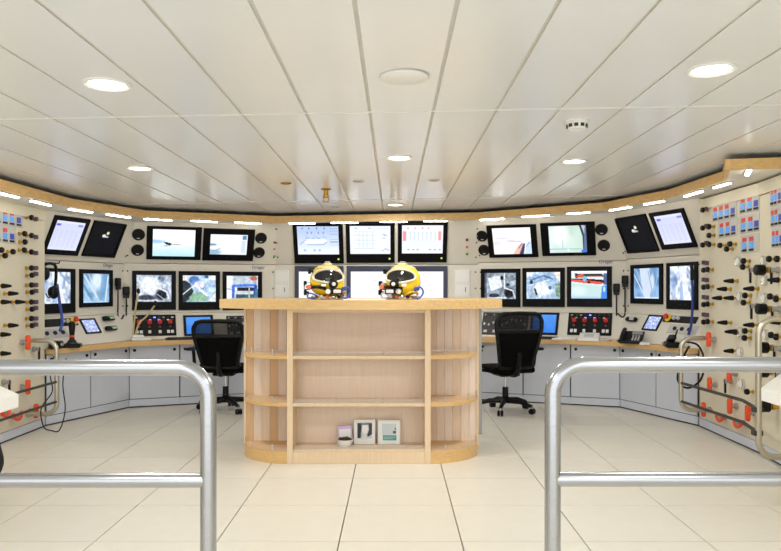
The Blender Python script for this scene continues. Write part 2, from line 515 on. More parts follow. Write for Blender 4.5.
def p_machine(seed=1, warm=False):
    p = Pic((176, 188, 204)).noise(seed, 7, 6, 44).noise(seed + 5, 18, 14, 34)
    p.ell(.36, .38, .30, .32, (244, 248, 252), .92, .5); p.ell(.5, .62, .2, .1, (238, 242, 248), .8, .6)
    p.ell(.72, .72, .17, .2, (26, 28, 42), 1, .5); p.ell(.28, .84, .24, .1, (40, 44, 60), .9, .5)
    p.line(.66, .5, .86, .62, .03, (226, 232, 240)); p.line(.86, .62, .92, .86, .03, (220, 226, 236)); p.line(.6, .72, .8, .92, .012, (190, 200, 215))
    p.rect(.62, .06, .68, .18, (90, 110, 150), .9); p.rect(.74, .08, .78, .26, (90, 110, 150), .8); p.rect(.05, .92, .62, .96, (250, 250, 250), .7); p.noise(97, 22, 16, 26)
    return p
def p_machine2(seed=2):
    p = Pic((150, 164, 178)).noise(seed, 6, 5, 30).noise(seed + 9, 18, 14, 34)
    p.rect(0, 0, .07, 1, (60, 66, 84), .7)
    p.poly([(.1, .2), (.5, .1), (.56, .55), (.2, .7)], (236, 242, 248), .9); p.ell(.55, .2, .05, .08, (20, 22, 30))
    p.line(.63, .02, .63, .6, .018, (226, 232, 240)); p.ell(.78, .76, .16, .18, (18, 20, 28), 1, .4)
    p.line(.66, .58, .9, .68, .025, (222, 228, 236)); p.line(.9, .68, .96, .95, .025, (200, 210, 220))
    p.ell(.3, .86, .16, .08, (50, 56, 68)); p.ell(.73, .45, .06, .06, (60, 66, 80)); p.rect(.1, .93, .7, .97, (250, 250, 250), .8); p.rect(.82, .3, .95, .5, (210, 220, 230), .7); p.noise(96, 22, 16, 30)
    return p
def p_deck():
    p = Pic((178, 206, 236)).noise(8, 7, 6, 26).noise(11, 16, 12, 24)
    p.poly([(0, .15), (.22, .3), (.34, .6), (.2, .9), (.08, 1), (0, 1)], (44, 56, 66)); p.rect(0, 0, .18, .2, (236, 232, 220))
    p.ell(.34, .18, .16, .14, (70, 110, 180), .8); p.ell(.5, .36, .16, .14, (236, 232, 240), .9); p.poly([(.5, .44), (.62, .54), (.66, .4), (.6, .5)], (40, 46, 60))
    p.poly([(.2, .8), (.4, .6), (.8, .78), (.7, .95), (.2, 1)], (140, 184, 150), .9); p.line(0, .72, .34, .38, .016, (246, 248, 250)); p.line(.5, .52, .74, .76, .03, (240, 244, 250))
    p.poly([(.74, .95), (1, .5), (1, 1)], (236, 240, 244), .9); p.line(.78, .9, .98, .62, .012, (120, 150, 160)); p.ell(.9, .1, .12, .1, (240, 240, 236)); p.ell(.72, .06, .06, .06, (70, 90, 140))
    p.noise(91, 20, 15, 22)
    return p
def p_winch():
    p = Pic((222, 230, 236)).noise(14, 8, 6, 14)
    p.rect(.22, 0, .95, .36, (170, 188, 200)); p.poly([(.3, .04), (.75, .04), (.9, .34), (.24, .36)], (196, 210, 218)); p.line(.24, .38, .9, .36, .05, (80, 130, 225)); p.line(.22, .42, .2, .8, .05, (70, 110, 210)); p.line(.92, .4, .9, .7, .05, (50, 80, 180))
    p.rect(.34, .44, .86, .58, (30, 36, 44)); p.rect(.32, .58, .84, .68, (206, 214, 222)); p.rect(.3, .7, .9, .95, (56, 92, 100)); p.line(.72, .48, .72, .95, .022, (190, 196, 206)); p.ell(.86, .1, .12, .08, (200, 92, 84), .9); p.rect(.9, .5, 1, 1, (74, 120, 160))
    p.rect(0, 0, .17, 1, (238, 244, 248)); p.line(0, .5, .16, .52, .02, (140, 170, 220), .7); p.noise(92, 18, 14, 18)
    return p
def p_pink():
    p = Pic((252, 252, 250)); p.ell(.25, .4, .16, .04, (226, 214, 236), .8, .8); p.ell(.1, .58, .12, .08, (240, 220, 232), .8, .8); p.line(.4, .5, .72, .53, .025, (206, 184, 204), .8)
    p.poly([(.5, 1), (.62, .74), (.72, .6), (.8, .62), (.68, 1)], (244, 190, 170)); p.poly([(.66, 1), (.78, .62), (.84, .58), (.78, 1)], (70, 64, 110)); p.poly([(.8, 1), (.88, .58), (1, .5), (1, 1)], (206, 226, 246)); p.line(.66, .78, .76, .58, .012, (110, 96, 150)); p.line(.86, .72, .94, .56, .01, (130, 150, 210))
    return p
def p_hatch():
    p = Pic((210, 230, 226)).grad((222, 238, 238), (196, 222, 206), vert=False); p.noise(21, 5, 4, 8)
    p.ell(.3, .35, .22, .35, (250, 252, 250), .8, .7); p.poly([(.8, 0), (.88, .3), (.9, .6), (.88, 1), (1, 1), (1, 0)], (96, 118, 150)); p.line(.83, 0, .91, .4, .02, (36, 50, 66)); p.line(.91, .4, .9, 1, .015, (40, 60, 90)); p.poly([(.86, 0), (.96, 0), (.94, .3)], (190, 200, 212))
    p.rect(0, .84, .86, .88, (150, 190, 196), .7); p.line(.36, .55, .36, .82, .008, (170, 196, 200)); p.ell(.92, .94, .08, .06, (60, 120, 220)); p.ell(.5, .9, .03, .05, (240, 252, 250))
    return p
def p_bell():
    p = Pic((186, 208, 232)).noise(31, 7, 6, 22).noise(34, 15, 12, 18)
    p.rect(0, 0, .17, .16, (246, 248, 248)); p.ell(.5, .4, .46, .34, (150, 186, 224), .7, .4); p.ell(.48, .62, .28, .24, (240, 246, 250), .95, .4); p.line(.14, .3, .5, .14, .03, (96, 122, 164)); p.line(.5, .14, .78, .26, .03, (104, 132, 176)); p.line(.1, .5, .66, .3, .018, (232, 240, 250))
    p.poly([(.22, .6), (.28, .62), (.34, .84), (.28, .88)], (44, 50, 62)); p.ell(.15, .38, .05, .07, (50, 60, 90)); p.poly([(.8, 0), (1, 0), (1, .4), (.86, .2)], (244, 234, 226)); p.poly([(.84, .4), (1, .46), (1, 1), (.86, .86)], (130, 158, 140)); p.line(.3, .98, .6, .78, .02, (230, 240, 250)); p.ell(.7, .58, .05, .08, (86, 120, 180)); p.noise(93, 20, 15, 26).noise(95, 9, 7, 18)
    return p
def p_stripes():
    p = Pic((226, 238, 242)); p.rect(0, 0, 1, .08, (246, 250, 250)); p.poly([(.1, .1), (.86, .12), (.92, .22), (.4, .22), (.12, .26)], (36, 20, 26)); p.poly([(.12, .2), (.3, .1), (.36, .14), (.3, .26)], (222, 92, 72)); p.line(.45, .2, .85, .2, .02, (226, 160, 150), .8)
    p.poly([(.0, .28), (.3, .27), (.92, .33), (.92, .45), (.5, .45), (.0, .36)], (34, 14, 22)); p.poly([(.0, .3), (.34, .33), (.88, .41), (.86, .49), (.4, .45), (0, .38)], (226, 92, 78)); p.ell(.38, .28, .06, .1, (120, 190, 232)); p.ell(.5, .41, .04, .04, (20, 14, 20)); p.rect(.9, .1, 1, .5, (44, 66, 120), .8)
    p.poly([(0, .44), (.5, .5), (.88, .54), (.86, .95), (.04, .98)], (198, 226, 226)); p.ell(.2, .72, .22, .16, (226, 244, 240), .7, .7); p.poly([(.82, 1), (.86, .55), (1, .5), (1, 1)], (70, 140, 232)); p.rect(0, .93, .8, 1, (176, 208, 244)); p.ell(.92, .66, .03, .1, (200, 230, 250))
    return p
def p_folds(seed=41, c=(142, 184, 220)):
    p = Pic(c).noise(seed, 4, 3, 30).noise(seed + 3, 9, 7, 26); p.ell(.55, .25, .2, .3, (232, 242, 250), .8, .8)
    p.line(.08, .08, .52, .8, .03, (214, 228, 240), .9); p.line(.24, .05, .58, .9, .02, (226, 214, 222), .8); p.line(.0, .55, .3, .95, .02, (196, 216, 236), .8); p.poly([(.7, .1), (.9, .05), (.82, .6), (.66, .7)], (120, 160, 206), .7); p.line(.95, .1, .85, .95, .022, (224, 240, 250), .9); p.line(.05, .4, .3, .8, .03, (84, 124, 160), .7); p.rect(.1, .95, .95, 1, (220, 232, 244), .5)
    return p
def p_folds2():
    p = Pic((126, 166, 210)).noise(51, 5, 4, 36).noise(53, 10, 8, 20); p.poly([(.22, 0), (.6, 0), (.7, .6), (.62, 1), (.44, 1), (.3, .5)], (216, 226, 240), .9); p.line(.0, .2, .42, .9, .02, (206, 222, 240)); p.line(.1, .05, .36, .7, .014, (170, 190, 214)); p.ell(.72, .45, .08, .26, (226, 236, 248), .8, .6); p.line(.96, .1, .76, .9, .012, (160, 190, 224)); p.line(.56, .1, .7, .7, .02, (150, 176, 210)); p.rect(.05, .94, .98, 1, (240, 246, 250), .7)
    return p
def p_cave(seed=61):
    p = Pic((210, 224, 246)).noise(seed, 8, 6, 60).noise(seed + 4, 14, 10, 55); p.poly([(.36, 0), (.62, 0), (.8, 1), (.5, 1)], (242, 246, 252), .8); p.ell(.15, .5, .12, .3, (90, 124, 190), .5, .8); p.poly([(.42, .5), (.5, .4), (.56, 1), (.4, 1)], (150, 180, 220), .8); p.line(.7, .1, .95, .35, .04, (120, 150, 206), .7)
    return p
def p_form():
    p = Pic((208, 214, 246)).grad((206, 212, 246), (222, 226, 250)); p.rect(0, 0, 1, .1, (224, 228, 246)); p.rect(.06, .12, .2, .19, (104, 92, 220)); p.rect(.78, .1, .94, .17, (140, 136, 216))
    for i in range(5):
        p.rect(.08 + i * .17, .3, .09 + i * .17, .95, (170, 180, 222), .7)
        for j in range(9): p.rect(.11 + i * .17, .34 + j * .065, .19 + i * .17, .36 + j * .065, (166, 174, 216), .6)
    return p
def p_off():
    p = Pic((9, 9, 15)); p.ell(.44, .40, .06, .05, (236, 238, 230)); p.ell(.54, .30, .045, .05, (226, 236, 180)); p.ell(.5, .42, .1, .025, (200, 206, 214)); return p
def p_ui_ship():
    p = Pic((196, 214, 244)).grad((186, 206, 242), (240, 246, 254), a=.2, b=.95)
    for x in (.12, .28, .46, .64): p.rect(x, .06, x + .025, .12, (90, 100, 140))
    for x in (.24, .34, .5, .62): p.rect(x, .2, x + .02, .28, (110, 120, 160))
    for x in (.1, .3, .5): p.line(x + .1, .36, x + .2, .42, .006, (140, 160, 200))
    p.poly([(.14, .55), (.24, .46), (.66, .46), (.72, .52), (.66, .6), (.24, .64)], (244, 250, 254)); p.line(.24, .65, .62, .65, .01, (120, 160, 190)); p.line(.62, .65, .7, .56, .01, (120, 160, 190)); p.line(.06, .64, .2, .5, .008, (110, 140, 180))
    for x in (.2, .35, .48): p.rect(x, .42, x + .07, .45, (150, 160, 200))
    for y in (.1, .18, .28, .46, .56, .66): p.rect(.78, y, .97, y + .012, (130, 140, 190), .9)
    p.rect(.79, .54, .97, .58, (130, 140, 190), .7)
    for x in (.15, .38, .5): p.rect(x, .82, x + .05, .88, (160, 176, 210))
    return p
def p_ui_grid():
    p = Pic((240, 246, 254))
    for x in (.22, .32, .42, .56): p.rect(x, .22, x + .008, .78, (170, 190, 214))
    for y in (.2, .34, .5, .64, .8): p.rect(.1, y, .62, y + .012, (186, 202, 226))
    for (x, y) in ((.12, .08), (.45, .08), (.8, .3), (.84, .34), (.8, .42), (.84, .8), (.9, .84), (.78, .86)): p.rect(x, y, x + .07, y + .03, (150, 162, 196), .8)
    p.rect(.7, .1, .96, .11, (190, 200, 226))
    return p
def p_ui_bars():
    p = Pic((242, 246, 254))
    for i in range(9):
        x = .1 + i * .1; p.rect(x, .25, x + .012, .55, (160, 190, 210)); p.rect(x - .02, .25, x + .02, .27, (186, 210, 224))
    p.rect(.03, .22, .1, .56, (240, 150, 156)); p.rect(.88, .22, .95, .54, (244, 160, 166))
    for y in (.6, .68, .72): p.rect(.12, y, .9, y + .012, (196, 204, 226), .8)
    for x in (.14, .26, .36, .66, .78, .9): p.rect(x, .84, x + .05, .88, (150, 160, 190))
    for x in (.13, .3, .48, .62): p.rect(x, .1, x + .04, .14, (206, 150, 166))
    return p
def p_desktop(seed):
    p = Pic((248, 250, 254)); rg = random.Random(seed)
    for i in range(4): p.rect(.5 + .05 * i, .1 + .16 * i, .56 + .07 * i, .13 + .16 * i, (250, 206, 200), .8)
    for i in range(10):
        x, y = rg.random() * .8, rg.random() * .9; p.rect(x, y, x + .1, y + .012, (206, 218, 240), .8)
    return p
def p_blue(): return Pic((70, 140, 232)).grad((84, 150, 236), (58, 126, 224)).noise(71, 4, 3, 5)
def p_touch(): return Pic((160, 176, 226)).noise(81, 9, 7, 24).noise(84, 14, 10, 1.0, (226, 232, 250), .6)
def p_portrait():
    p = Pic((236, 238, 240)); p.rect(.1, .08, .9, .8, (196, 202, 206)); p.poly([(.12, .1), (.32, .08), (.36, .3), (.3, .62), (.4, .8), (.12, .8)], (30, 32, 36), .95); p.poly([(.9, .1), (.7, .08), (.74, .4), (.62, .7), (.6, .8), (.9, .6)], (38, 40, 44), .9)
    p.ell(.52, .36, .17, .26, (236, 238, 240), 1, .4); p.line(.34, .14, .74, .12, .05, (96, 100, 104), .8); p.ell(.5, .76, .22, .12, (222, 226, 230), .9, .5); return p
def p_card():
    p = Pic((238, 242, 242)); p.rect(.14, .1, .88, .62, (206, 216, 220)); p.rect(.18, .64, .88, .88, (86, 156, 156)); p.rect(.22, .72, .84, .745, (200, 226, 226)); p.rect(.22, .79, .7, .81, (200, 226, 226)); p.ell(.78, .5, .08, .07, (70, 80, 84)); p.ell(.82, .34, .03, .06, (90, 100, 106)); return p

PICS = {}
def monitor(plane, cs, label, pic, frame='bezel', m=(0.10, 0.12, 0.10, 0.16), led=None, name='monitor', group='flush console monitors', proud=0.018):
    """m = bezel margins left, top, right, bottom as a share of the size"""
    u, w, wd, ht = plane.rect(cs)
    t = thing(name, label, 'monitor', plane.mtx(u, w))
    x0, x1, z0, z1 = -wd / 2, wd / 2, -ht / 2, ht / 2
    sx0, sx1 = x0 + m[0] * wd, x1 - m[2] * wd
    sz0, sz1 = z0 + m[3] * ht, z1 - m[1] * ht
    # bezel: frame of four mitred bars around a recessed screen, with a shallow housing behind
    b = MB()
    fr = [(x0, z0), (x1, z0), (x1, z1), (x0, z1)]; inn = [(sx0, sz0), (sx1, sz0), (sx1, sz1), (sx0, sz1)]
    vs = [(x, 0.0, z) for x, z in fr] + [(x * 0.992, -proud, z * 0.992) for x, z in fr] + [(x, -proud * 0.9, z) for x, z in inn] + [(x, -0.004, z) for x, z in inn]
    fs = []
    for i in range(4):
        j = (i + 1) % 4
        fs += [(i, j, 4 + j, 4 + i), (4 + i, 4 + j, 8 + j, 8 + i), (8 + i, 8 + j, 12 + j, 12 + i)]
    b.add(vs, fs)
    b.box(x0 * 0.97, x1 * 0.97, -0.003, 0.0, z0 * 0.97, z1 * 0.97)
    b.build('bezel', frame, t, smooth=False)
    o = link('screen', screen_mesh(sx1 - sx0, sz1 - sz0, pic), 'screen', t, ((sx0 + sx1) / 2, -0.0055, (sz0 + sz1) / 2))
    if led:
        bt = MB().lathe([(0.012, 0), (0.012, 0.003), (0.008, 0.005)], 12)
        bt.build('power_lamp', led, t, ((sx1 - 0.01), -proud * 0.92, (z0 + sz0) / 2), (math.pi / 2, 0, 0))
    else:
        for q in (0.47, 0.63):
            MB().box(-0.008, 0.008, -0.002, 0, -0.003, 0.003).build('menu_button', 'dark', t, (x0 + q * wd, -proud * 0.94, (z0 + sz0) / 2 + 0.01 * 0), None)
    return t
def q4(x0, y0, x1, y1): return [(x0, y0), (x1, y0), (x1, y1), (x0, y1)]

U, W_, K_ = UPP, LOWP, CTLP
wide = (0.11, 0.08, 0.12, 0.10)
sq = (0.10, 0.11, 0.11, 0.21)
monitor(U['L1'], [(148, 225.5), (203, 227.5), (199.6, 260), (145, 258.5)], 'tilted black monitor showing a dark boat on pale water', p_boat(), m=wide)
monitor(U['L1'], [(204.5, 228), (256, 229.5), (252, 260.5), (201, 260)], 'tilted black monitor with a small overexposed white picture and thick black border', p_pale(), m=(.14, .17, .14, .19))
monitor(W_['L1'], [(132, 270.5), (176, 271), (176, 310), (132, 310)], 'square black monitor with grey machinery picture behind the gooseneck microphones', p_machine(), m=sq)
monitor(W_['L1'], [(178.5, 271), (220, 271.3), (220, 310), (178.5, 310)], 'square black monitor showing a deck with green floor and a white pole', p_deck(), m=sq)
monitor(W_['L1'], [(222.5, 271.3), (262, 272), (262, 310), (222.5, 310)], 'square black monitor showing a blue winch frame', p_winch(), m=sq)
monitor(U['L2'], [(52, 214.5), (89.5, 219), (77, 255.5), (43, 253.5)], 'tilted black monitor with a pale lilac form, above the screen behind the hanging headset', p_form(), m=(.09, .11, .09, .13))
monitor(U['L2'], [(94, 220), (126, 224), (114, 257), (81, 256)], 'tilted dark monitor with a small white mark, above the pink-streaked folds screen', p_off(), m=(.05, .06, .05, .08))
monitor(W_['L2'], [(79, 269), (112, 270.2), (111.5, 307), (79, 307)], 'square black monitor showing blue folds with pinkish streaks', p_folds(), m=(.09, .11, .10, .12))
monitor(W_['L2'], [(36, 268), (74.5, 268.5), (74, 313.5), (36, 313.5)], 'tall black monitor half covered by the hanging headset', p_cave(), m=(.10, .08, .12, .22))
monitor(W_['R2'], [(631, 265), (663, 263.5), (664, 304), (632, 304)], 'square black monitor showing blue curtain-like folds over the small touchscreen', p_folds2(), m=(.10, .10, .10, .14))
monitor(W_['R2'], [(667, 263), (698, 261.5), (699, 309.5), (668, 309.5)], 'tall black monitor with a rocky blue picture beside the blue hose', p_cave(77), m=(.10, .08, .10, .20))
monitor(U['R2'], [(614.5, 218), (645.5, 214), (660.5, 251), (629, 253)], 'tilted dark monitor with a small white mark, above the curtain-like folds screen', p_off(), m=(.05, .06, .05, .08))
monitor(U['R2'], [(650, 213), (685, 207.5), (697, 246), (663, 250)], 'tilted black monitor with a pale lilac form, above the screen beside the blue hose', p_form(), m=(.10, .10, .09, .13))
monitor(U['R1'], [(485, 226), (534.5, 223.5), (540, 256), (491, 258)], 'tilted black monitor with a white picture and an orange wedge', p_pink(), m=wide)
monitor(U['R1'], [(538, 223.5), (593, 221), (598, 254.5), (544.5, 256)], 'tilted black monitor showing a pale green hatch with dark blue edge', p_hatch(), m=(.15, .09, .16, .09))
monitor(W_['R1'], [(481, 269), (520.5, 268.5), (520.5, 307), (481, 307)], 'square black monitor with grey machinery picture behind the counter end', p_machine2(), m=sq)
monitor(W_['R1'], [(522.5, 268.3), (565, 267.3), (565, 307), (522.5, 307)], 'square black monitor showing a blue bell with white middle', p_bell(), m=sq)
monitor(W_['R1'], [(567, 267), (612, 266), (612, 307), (567, 307)], 'square black monitor with red and black stripes over pale green', p_stripes(), m=sq)
pc = (.085, .07, .09, .225)
monitor(U['C'], [(292.5, 223), (343, 223), (343.8, 263), (294.5, 263)], 'black monitor with a light blue ship outline diagram', p_ui_ship(), m=pc, led='greenlamp')
monitor(U['C'], [(345.5, 222.7), (394.5, 222.7), (395, 262.5), (346.5, 262.5)], 'black monitor with a faint white grid diagram', p_ui_grid(), m=pc, led='greenlamp')
monitor(U['C'], [(397.5, 222), (447.5, 222), (447, 262), (398, 262)], 'black monitor with a white chart between two pink bars', p_ui_bars(), m=pc, led='greenlamp')
pl = (.085, .13, .085, .12)
monitor(W_['C'], q4(294.8, 266, 343.8, 309), 'navy framed white monitor behind one yellow helmet, below the ship outline diagram', p_desktop(1), 'navy', m=pl)
monitor(W_['C'], q4(346.7, 266, 395.5, 309), 'navy framed white monitor between the two yellow helmets', p_desktop(2), 'navy', m=pl)
monitor(W_['C'], q4(397, 266, 447.5, 308.5), 'navy framed white monitor behind one yellow helmet, below the pink barred chart', p_desktop(3), 'navy', m=pl)
# camera bars over the three upper centre monitors
for (x0, x1, lab) in ((315.2, 332, 'ship outline diagram'), (358, 379, 'faint grid diagram'), (406.5, 423, 'pink barred chart')):
    u0, w0 = U['C'].uv(x0, 222); u1, _ = U['C'].uv(x1, 222)
    t = thing('camera_bar', 'small black camera bar on top of the monitor with the ' + lab, 'camera', U['C'].mtx((u0 + u1) / 2, w0 + 0.008, -0.02), group=None)
    h = (u1 - u0) / 2
    MB().box(-h, h, -0.02, 0.02, -0.012, 0.012, bev=0.005).build('housing', 'black', t)
    MB().lathe([(0.009, 0), (0.009, 0.004), (0.006, 0.005)], 14).build('lens', 'visor', t, (0, -0.02, 0), (math.pi / 2, 0, 0))

# speakers
def speaker(k, px, py, lab):
    u, w = U[k].uv(px, py)
    t = thing('round_speaker', lab, 'speaker', U[k].mtx(u, w) @ Matrix.Rotation(math.pi / 2, 4, 'X'), group='round console speakers')
    MB().lathe([(0.066, 0), (0.066, 0.008), (0.058, 0.012), (0.052, 0.006), (0.02, 0.002), (1e-5, 0.001)], 28).build('rim', 'black', t)
    MB().lathe([(0.05, 0.0065), (0.03, 0.006), (0.018, 0.009), (1e-5, 0.012)], 24).build('cone', 'black', t)
    MB().box(-0.016, 0.016, -0.046, -0.036, 0.008, 0.011, bev=0.002).build('badge', 'lgrey', t)
for k, px, py, lab in (('L1', 138.5, 234.5, 'upper round black speaker next to the boat picture monitor'), ('L1', 137.5, 250, 'lower round black speaker next to the boat picture monitor'),
                       ('L1', 261, 238, 'upper round black speaker next to the overexposed thick-bordered monitor'), ('L1', 259, 252.5, 'lower round black speaker next to the overexposed thick-bordered monitor'),
                       ('R1', 482, 236, 'upper round black speaker next to the orange wedge monitor'), ('R1', 484, 250, 'lower round black speaker next to the orange wedge monitor'),
                       ('R1', 601.5, 229.5, 'upper round black speaker next to the pale green hatch monitor'), ('R1', 603.8, 245.3, 'lower round black speaker next to the pale green hatch monitor')):
    speaker(k, px, py, lab)
# signal lamps, child parts of the centre console
for px0, ys in ((274.3, (242, 249, 256)), (467, (239.8, 247, 254))):
    for py, m in zip(ys, ('darkred', 'amber', 'green')):
        u, w = U['C'].uv(px0, py)
        o = MB().lathe([(0.016, 0), (0.016, 0.004), (0.011, 0.006), (0.010, 0.012), (1e-5, 0.016)], 16).build('signal_lamp', m, CONSOLE['C'])
        o.matrix_local = CONSOLE['C'].matrix_world.inverted() @ Matrix.Identity(4) if False else (SEG['C'].plane((0, 0), (0, 1)).mtx().inverted() @ U['C'].mtx(u, w) @ Matrix.Rotation(math.pi / 2, 4, 'X'))
# white equipment panels either side of the centre screens
for (x0, x1, lab) in ((274.5, 289, 'white equipment panel with paper sheets, beside the ship outline diagram monitor'), (454.5, 470, 'white equipment panel with paper sheets, beside the pink barred chart monitor')):
    u, w, wd, ht = W_['C'].rect(q4(x0, 270, x1, 298))
    t = thing('equipment_panel', lab, 'panel', W_['C'].mtx(u, w))
    MB().box(-wd / 2, wd / 2, -0.012, 0, -ht / 2, ht / 2, bev=0.003).build('cover', 'white', t)
    MB().box(-wd * .42, wd * .42, -0.014, -0.012, 0.03, ht * .45).build('paper_sheet', 'paper', t)
    MB().box(-wd * .42, wd * .42, -0.014, -0.012, -ht * .42, -0.01).build('paper_sheet', 'paper', t)
    MB().box(-wd * .5, wd * .5, -0.02, 0, -ht / 2 - 0.03, -ht / 2 - 0.012, bev=0.003).build('tray', 'grey', t)
    MB().box(wd * .18, wd * .22, -0.016, -0.014, -ht * .28, -ht * .12).build('pen_mark', 'dark', t)

# ------------------------------------------------------------------ cabinets and desk
CB = [(AXIS - 2.955, 6.61), (AXIS - 2.57, 7.62), (AXIS - 1.14, 8.17), (AXIS + 1.14, 8.17), (AXIS + 2.57, 7.64), (AXIS + 2.955, 6.61)]
runs = [('L2', CB[0], CB[1], 2), ('L1', CB[1], CB[2], 3), ('C', CB[2], CB[3], 4), ('R1', CB[3], CB[4], 3), ('R2', CB[4], CB[5], 2)]
CABLAB = {'L2': ['bluegrey cabinet against the gas panel below the blue hose and headset', 'bluegrey cabinet under the touchscreen and two green handsets'],
          'L1': ['bluegrey cabinet under the white gooseneck microphone base', 'bluegrey cabinet under the blue inset screen, by the lower-backed chair', 'bluegrey cabinet behind the lower-backed office chair'],
          'C': ['bluegrey cabinet hidden behind the beech counter'] * 4,
          'R1': ['bluegrey cabinet behind the taller office chair', 'bluegrey cabinet under the crumpled white note, by the taller chair', 'bluegrey cabinet under the white box and red knob panel'],
          'R2': ['bluegrey cabinet under the black desk telephone', 'bluegrey cabinet against the gas panel behind the pipe guard']}
latch_me = MB().lathe([(0.016, 0), (0.016, 0.006), (0.011, 0.012), (1e-5, 0.013)], 14).mesh('latch')
latch_tab = MB().box(-0.006, 0.026, -0.004, 0.004, 0.01, 0.016, bev=0.002).mesh('latch_tab')
for k, a, b, n in runs:
    s = Seg(a, b); wdt = s.L / n
    for i in range(n):
        P = s.plane((0, 0), (0, 1)).mtx(i * wdt, 0)
        lab = CABLAB[k][i]
        t = thing('cabinet', lab, 'cabinet', P, group='cabinets hidden behind the counter' if k == 'C' else None)
        dep = 0.20 if k in ('L2', 'R2') else 0.30
        i0 = 0.02 if i == 0 else 0.0; i1 = 0.02 if i == n - 1 else 0.0
        MB().box(i0 + .002, wdt - i1 - .002, 0.014, dep, 0.012, 0.652).build('body', 'cab', t, smooth=False)
        MB().box(0.001, wdt - 0.001, 0.0, 0.014, 0.012, 0.085, bev=0.002).build('kick_plate', 'cab', t, smooth=False)
        MB().box(0.001, wdt - 0.001, 0.004, 0.014, 0.0, 0.014).build('floor_seal', 'rubber', t, smooth=False)
        MB().box(0.002, wdt - 0.002, 0.003, 0.014, 0.085, 0.652).build('shadow_gap', 'cabdark', t, smooth=False)
        d = MB().box(0.006, wdt - 0.006, -0.006, 0.010, 0.092, 0.648, bev=0.003).build('door', 'cab', t, smooth=False)
        for x in (0.055, wdt - 0.055):
            o = link('latch', latch_me, 'black', d, (x, -0.006, 0.60), (math.pi / 2, 0, 0))
        if i == 0 and k != 'C':
            MB().cyl((0.0, -0.004, 0.52), (0.0, -0.004, 0.56), 0.008).build('hinge', 'grey', t)
# worktop (one continuous beech board)
front = off_line(CB, 0.10)
fr_s = [front[0]]
for i in range(1, len(front) - 1):
    a, p, b = front[i - 1], front[i], front[i + 1]
    s0, e0 = p + (a - p).normalized() * 0.40, p + (b - p).normalized() * 0.40
    for j in range(7):
        tt = j / 6; fr_s.append(s0 * (1 - tt) ** 2 + p * 2 * tt * (1 - tt) + e0 * tt ** 2)
fr_s.append(front[-1])
backl = off_line([tuple(SEG[k].p0.xy) for k in ('L2', 'L1', 'C', 'R1', 'R2')] + [tuple(SEG['R2'].p1.xy)], 0.17)
backl[0] = Vector((CB[0][0] + 0.0, 6.6)); backl[-1] = Vector((CB[5][0], 6.6))
tag(MB().prism([tuple(p) for p in fr_s] + [tuple(p) for p in backl[::-1]], 0.655, DESK_Z).build('worktop', 'wood', smooth=False),
    'long curved beech worktop running round under all the consoles', 'worktop')

# ------------------------------------------------------------------ controls on the consoles
def knob_panel(k, x0, y0, x1, y1, lab, seed):
    u, w, wd, ht = K_[k].rect(q4(x0, y0, x1, y1))
    t = thing('control_panel', lab, 'control panel', K_[k].mtx(u, w))
    MB().box(-wd / 2, wd / 2, -0.010, 0.002, -ht / 2, ht / 2, bev=0.003).build('face_plate', 'black', t)
    rg = random.Random(seed)
    for i in range(4):
        x = (-0.36 + 0.24 * i) * wd
        kn = MB().lathe([(0.024, 0), (0.024, 0.006), (0.019, 0.010), (0.021, 0.028), (0.014, 0.034), (1e-5, 0.035)], 18).build('red_knob', 'red', t, (x, -0.010, ht * .12), (math.pi / 2, 0, 0))
        MB().box(x - .012, x + .012, -0.018, -0.010, -ht * .14, -ht * .04, bev=0.003).build('switch', 'purple', t)
        for dx in ((-.02, .02) if i in (0, 3) else (0,)):
            MB().box(x + dx - .015, x + dx + .015, -0.020, -0.010, -ht * .40, -ht * .26, bev=0.003).build('push_button', 'white', t)
    for i in range(9):
        x = (-0.42 + i * 0.105) * wd
        m = ('bluelamp' if i in (3, 4, 5) else rg.choice(['grey', 'lgrey', 'dark', 'white']))
        for j in range(2):
            MB().box(x - .012, x + .012, -0.014, -0.010, ht * (.36 - .12 * j) - .008, ht * (.36 - .12 * j) + .008, bev=0.002).build('indicator', m if (i + j) % 2 == 0 else 'dark', t)
    return t
knob_panel('L1', 133, 315, 176, 336, 'black control panel with four red knobs behind the gooseneck microphone base', 1)
knob_panel('R1', 568, 312.5, 612, 335.5, 'black control panel with four red knobs behind the white box', 2)
def fader_panel(k, x0, y0, x1, y1, lab, seed):
    u, w, wd, ht = K_[k].rect(q4(x0, y0, x1, y1))
    t = thing('mixer_panel', lab, 'control panel', K_[k].mtx(u, w))
    MB().box(-wd / 2, wd / 2, -0.012, 0.002, -ht / 2, ht / 2, bev=0.003).build('face_plate', 'dark', t)
    rg = random.Random(seed); n = 10
    for i in range(n):
        x = (-0.44 + 0.88 * i / (n - 1)) * wd
        z = rg.uniform(-.1, .2) * ht
        f_ = MB().box(-.009, .009, -0.022, -0.010, -.014, .014, bev=0.003).build('fader', 'lgrey' if i % 3 else 'white', t, (x, 0, z))
        MB().lathe([(0.009, 0), (0.008, 0.012), (1e-5, 0.013)], 10).build('dial', 'black' if i % 2 else 'grey', t, (x, -0.012, ht * .38), (math.pi / 2, 0, 0))
    for i in range(5):
        x = (-0.4 + 0.2 * i) * wd
        MB().box(x - .02, x + .02, -0.016, -0.012, -ht * .42, -ht * .3, bev=0.002).build('push_button', 'lgrey', t)
fader_panel('L1', 227, 316, 262, 336, 'dark mixer panel with small pale faders near the office chair with the lower back', 3)
fader_panel('R1', 482, 313, 528, 335, 'dark mixer panel with small pale faders near the taller office chair', 4)

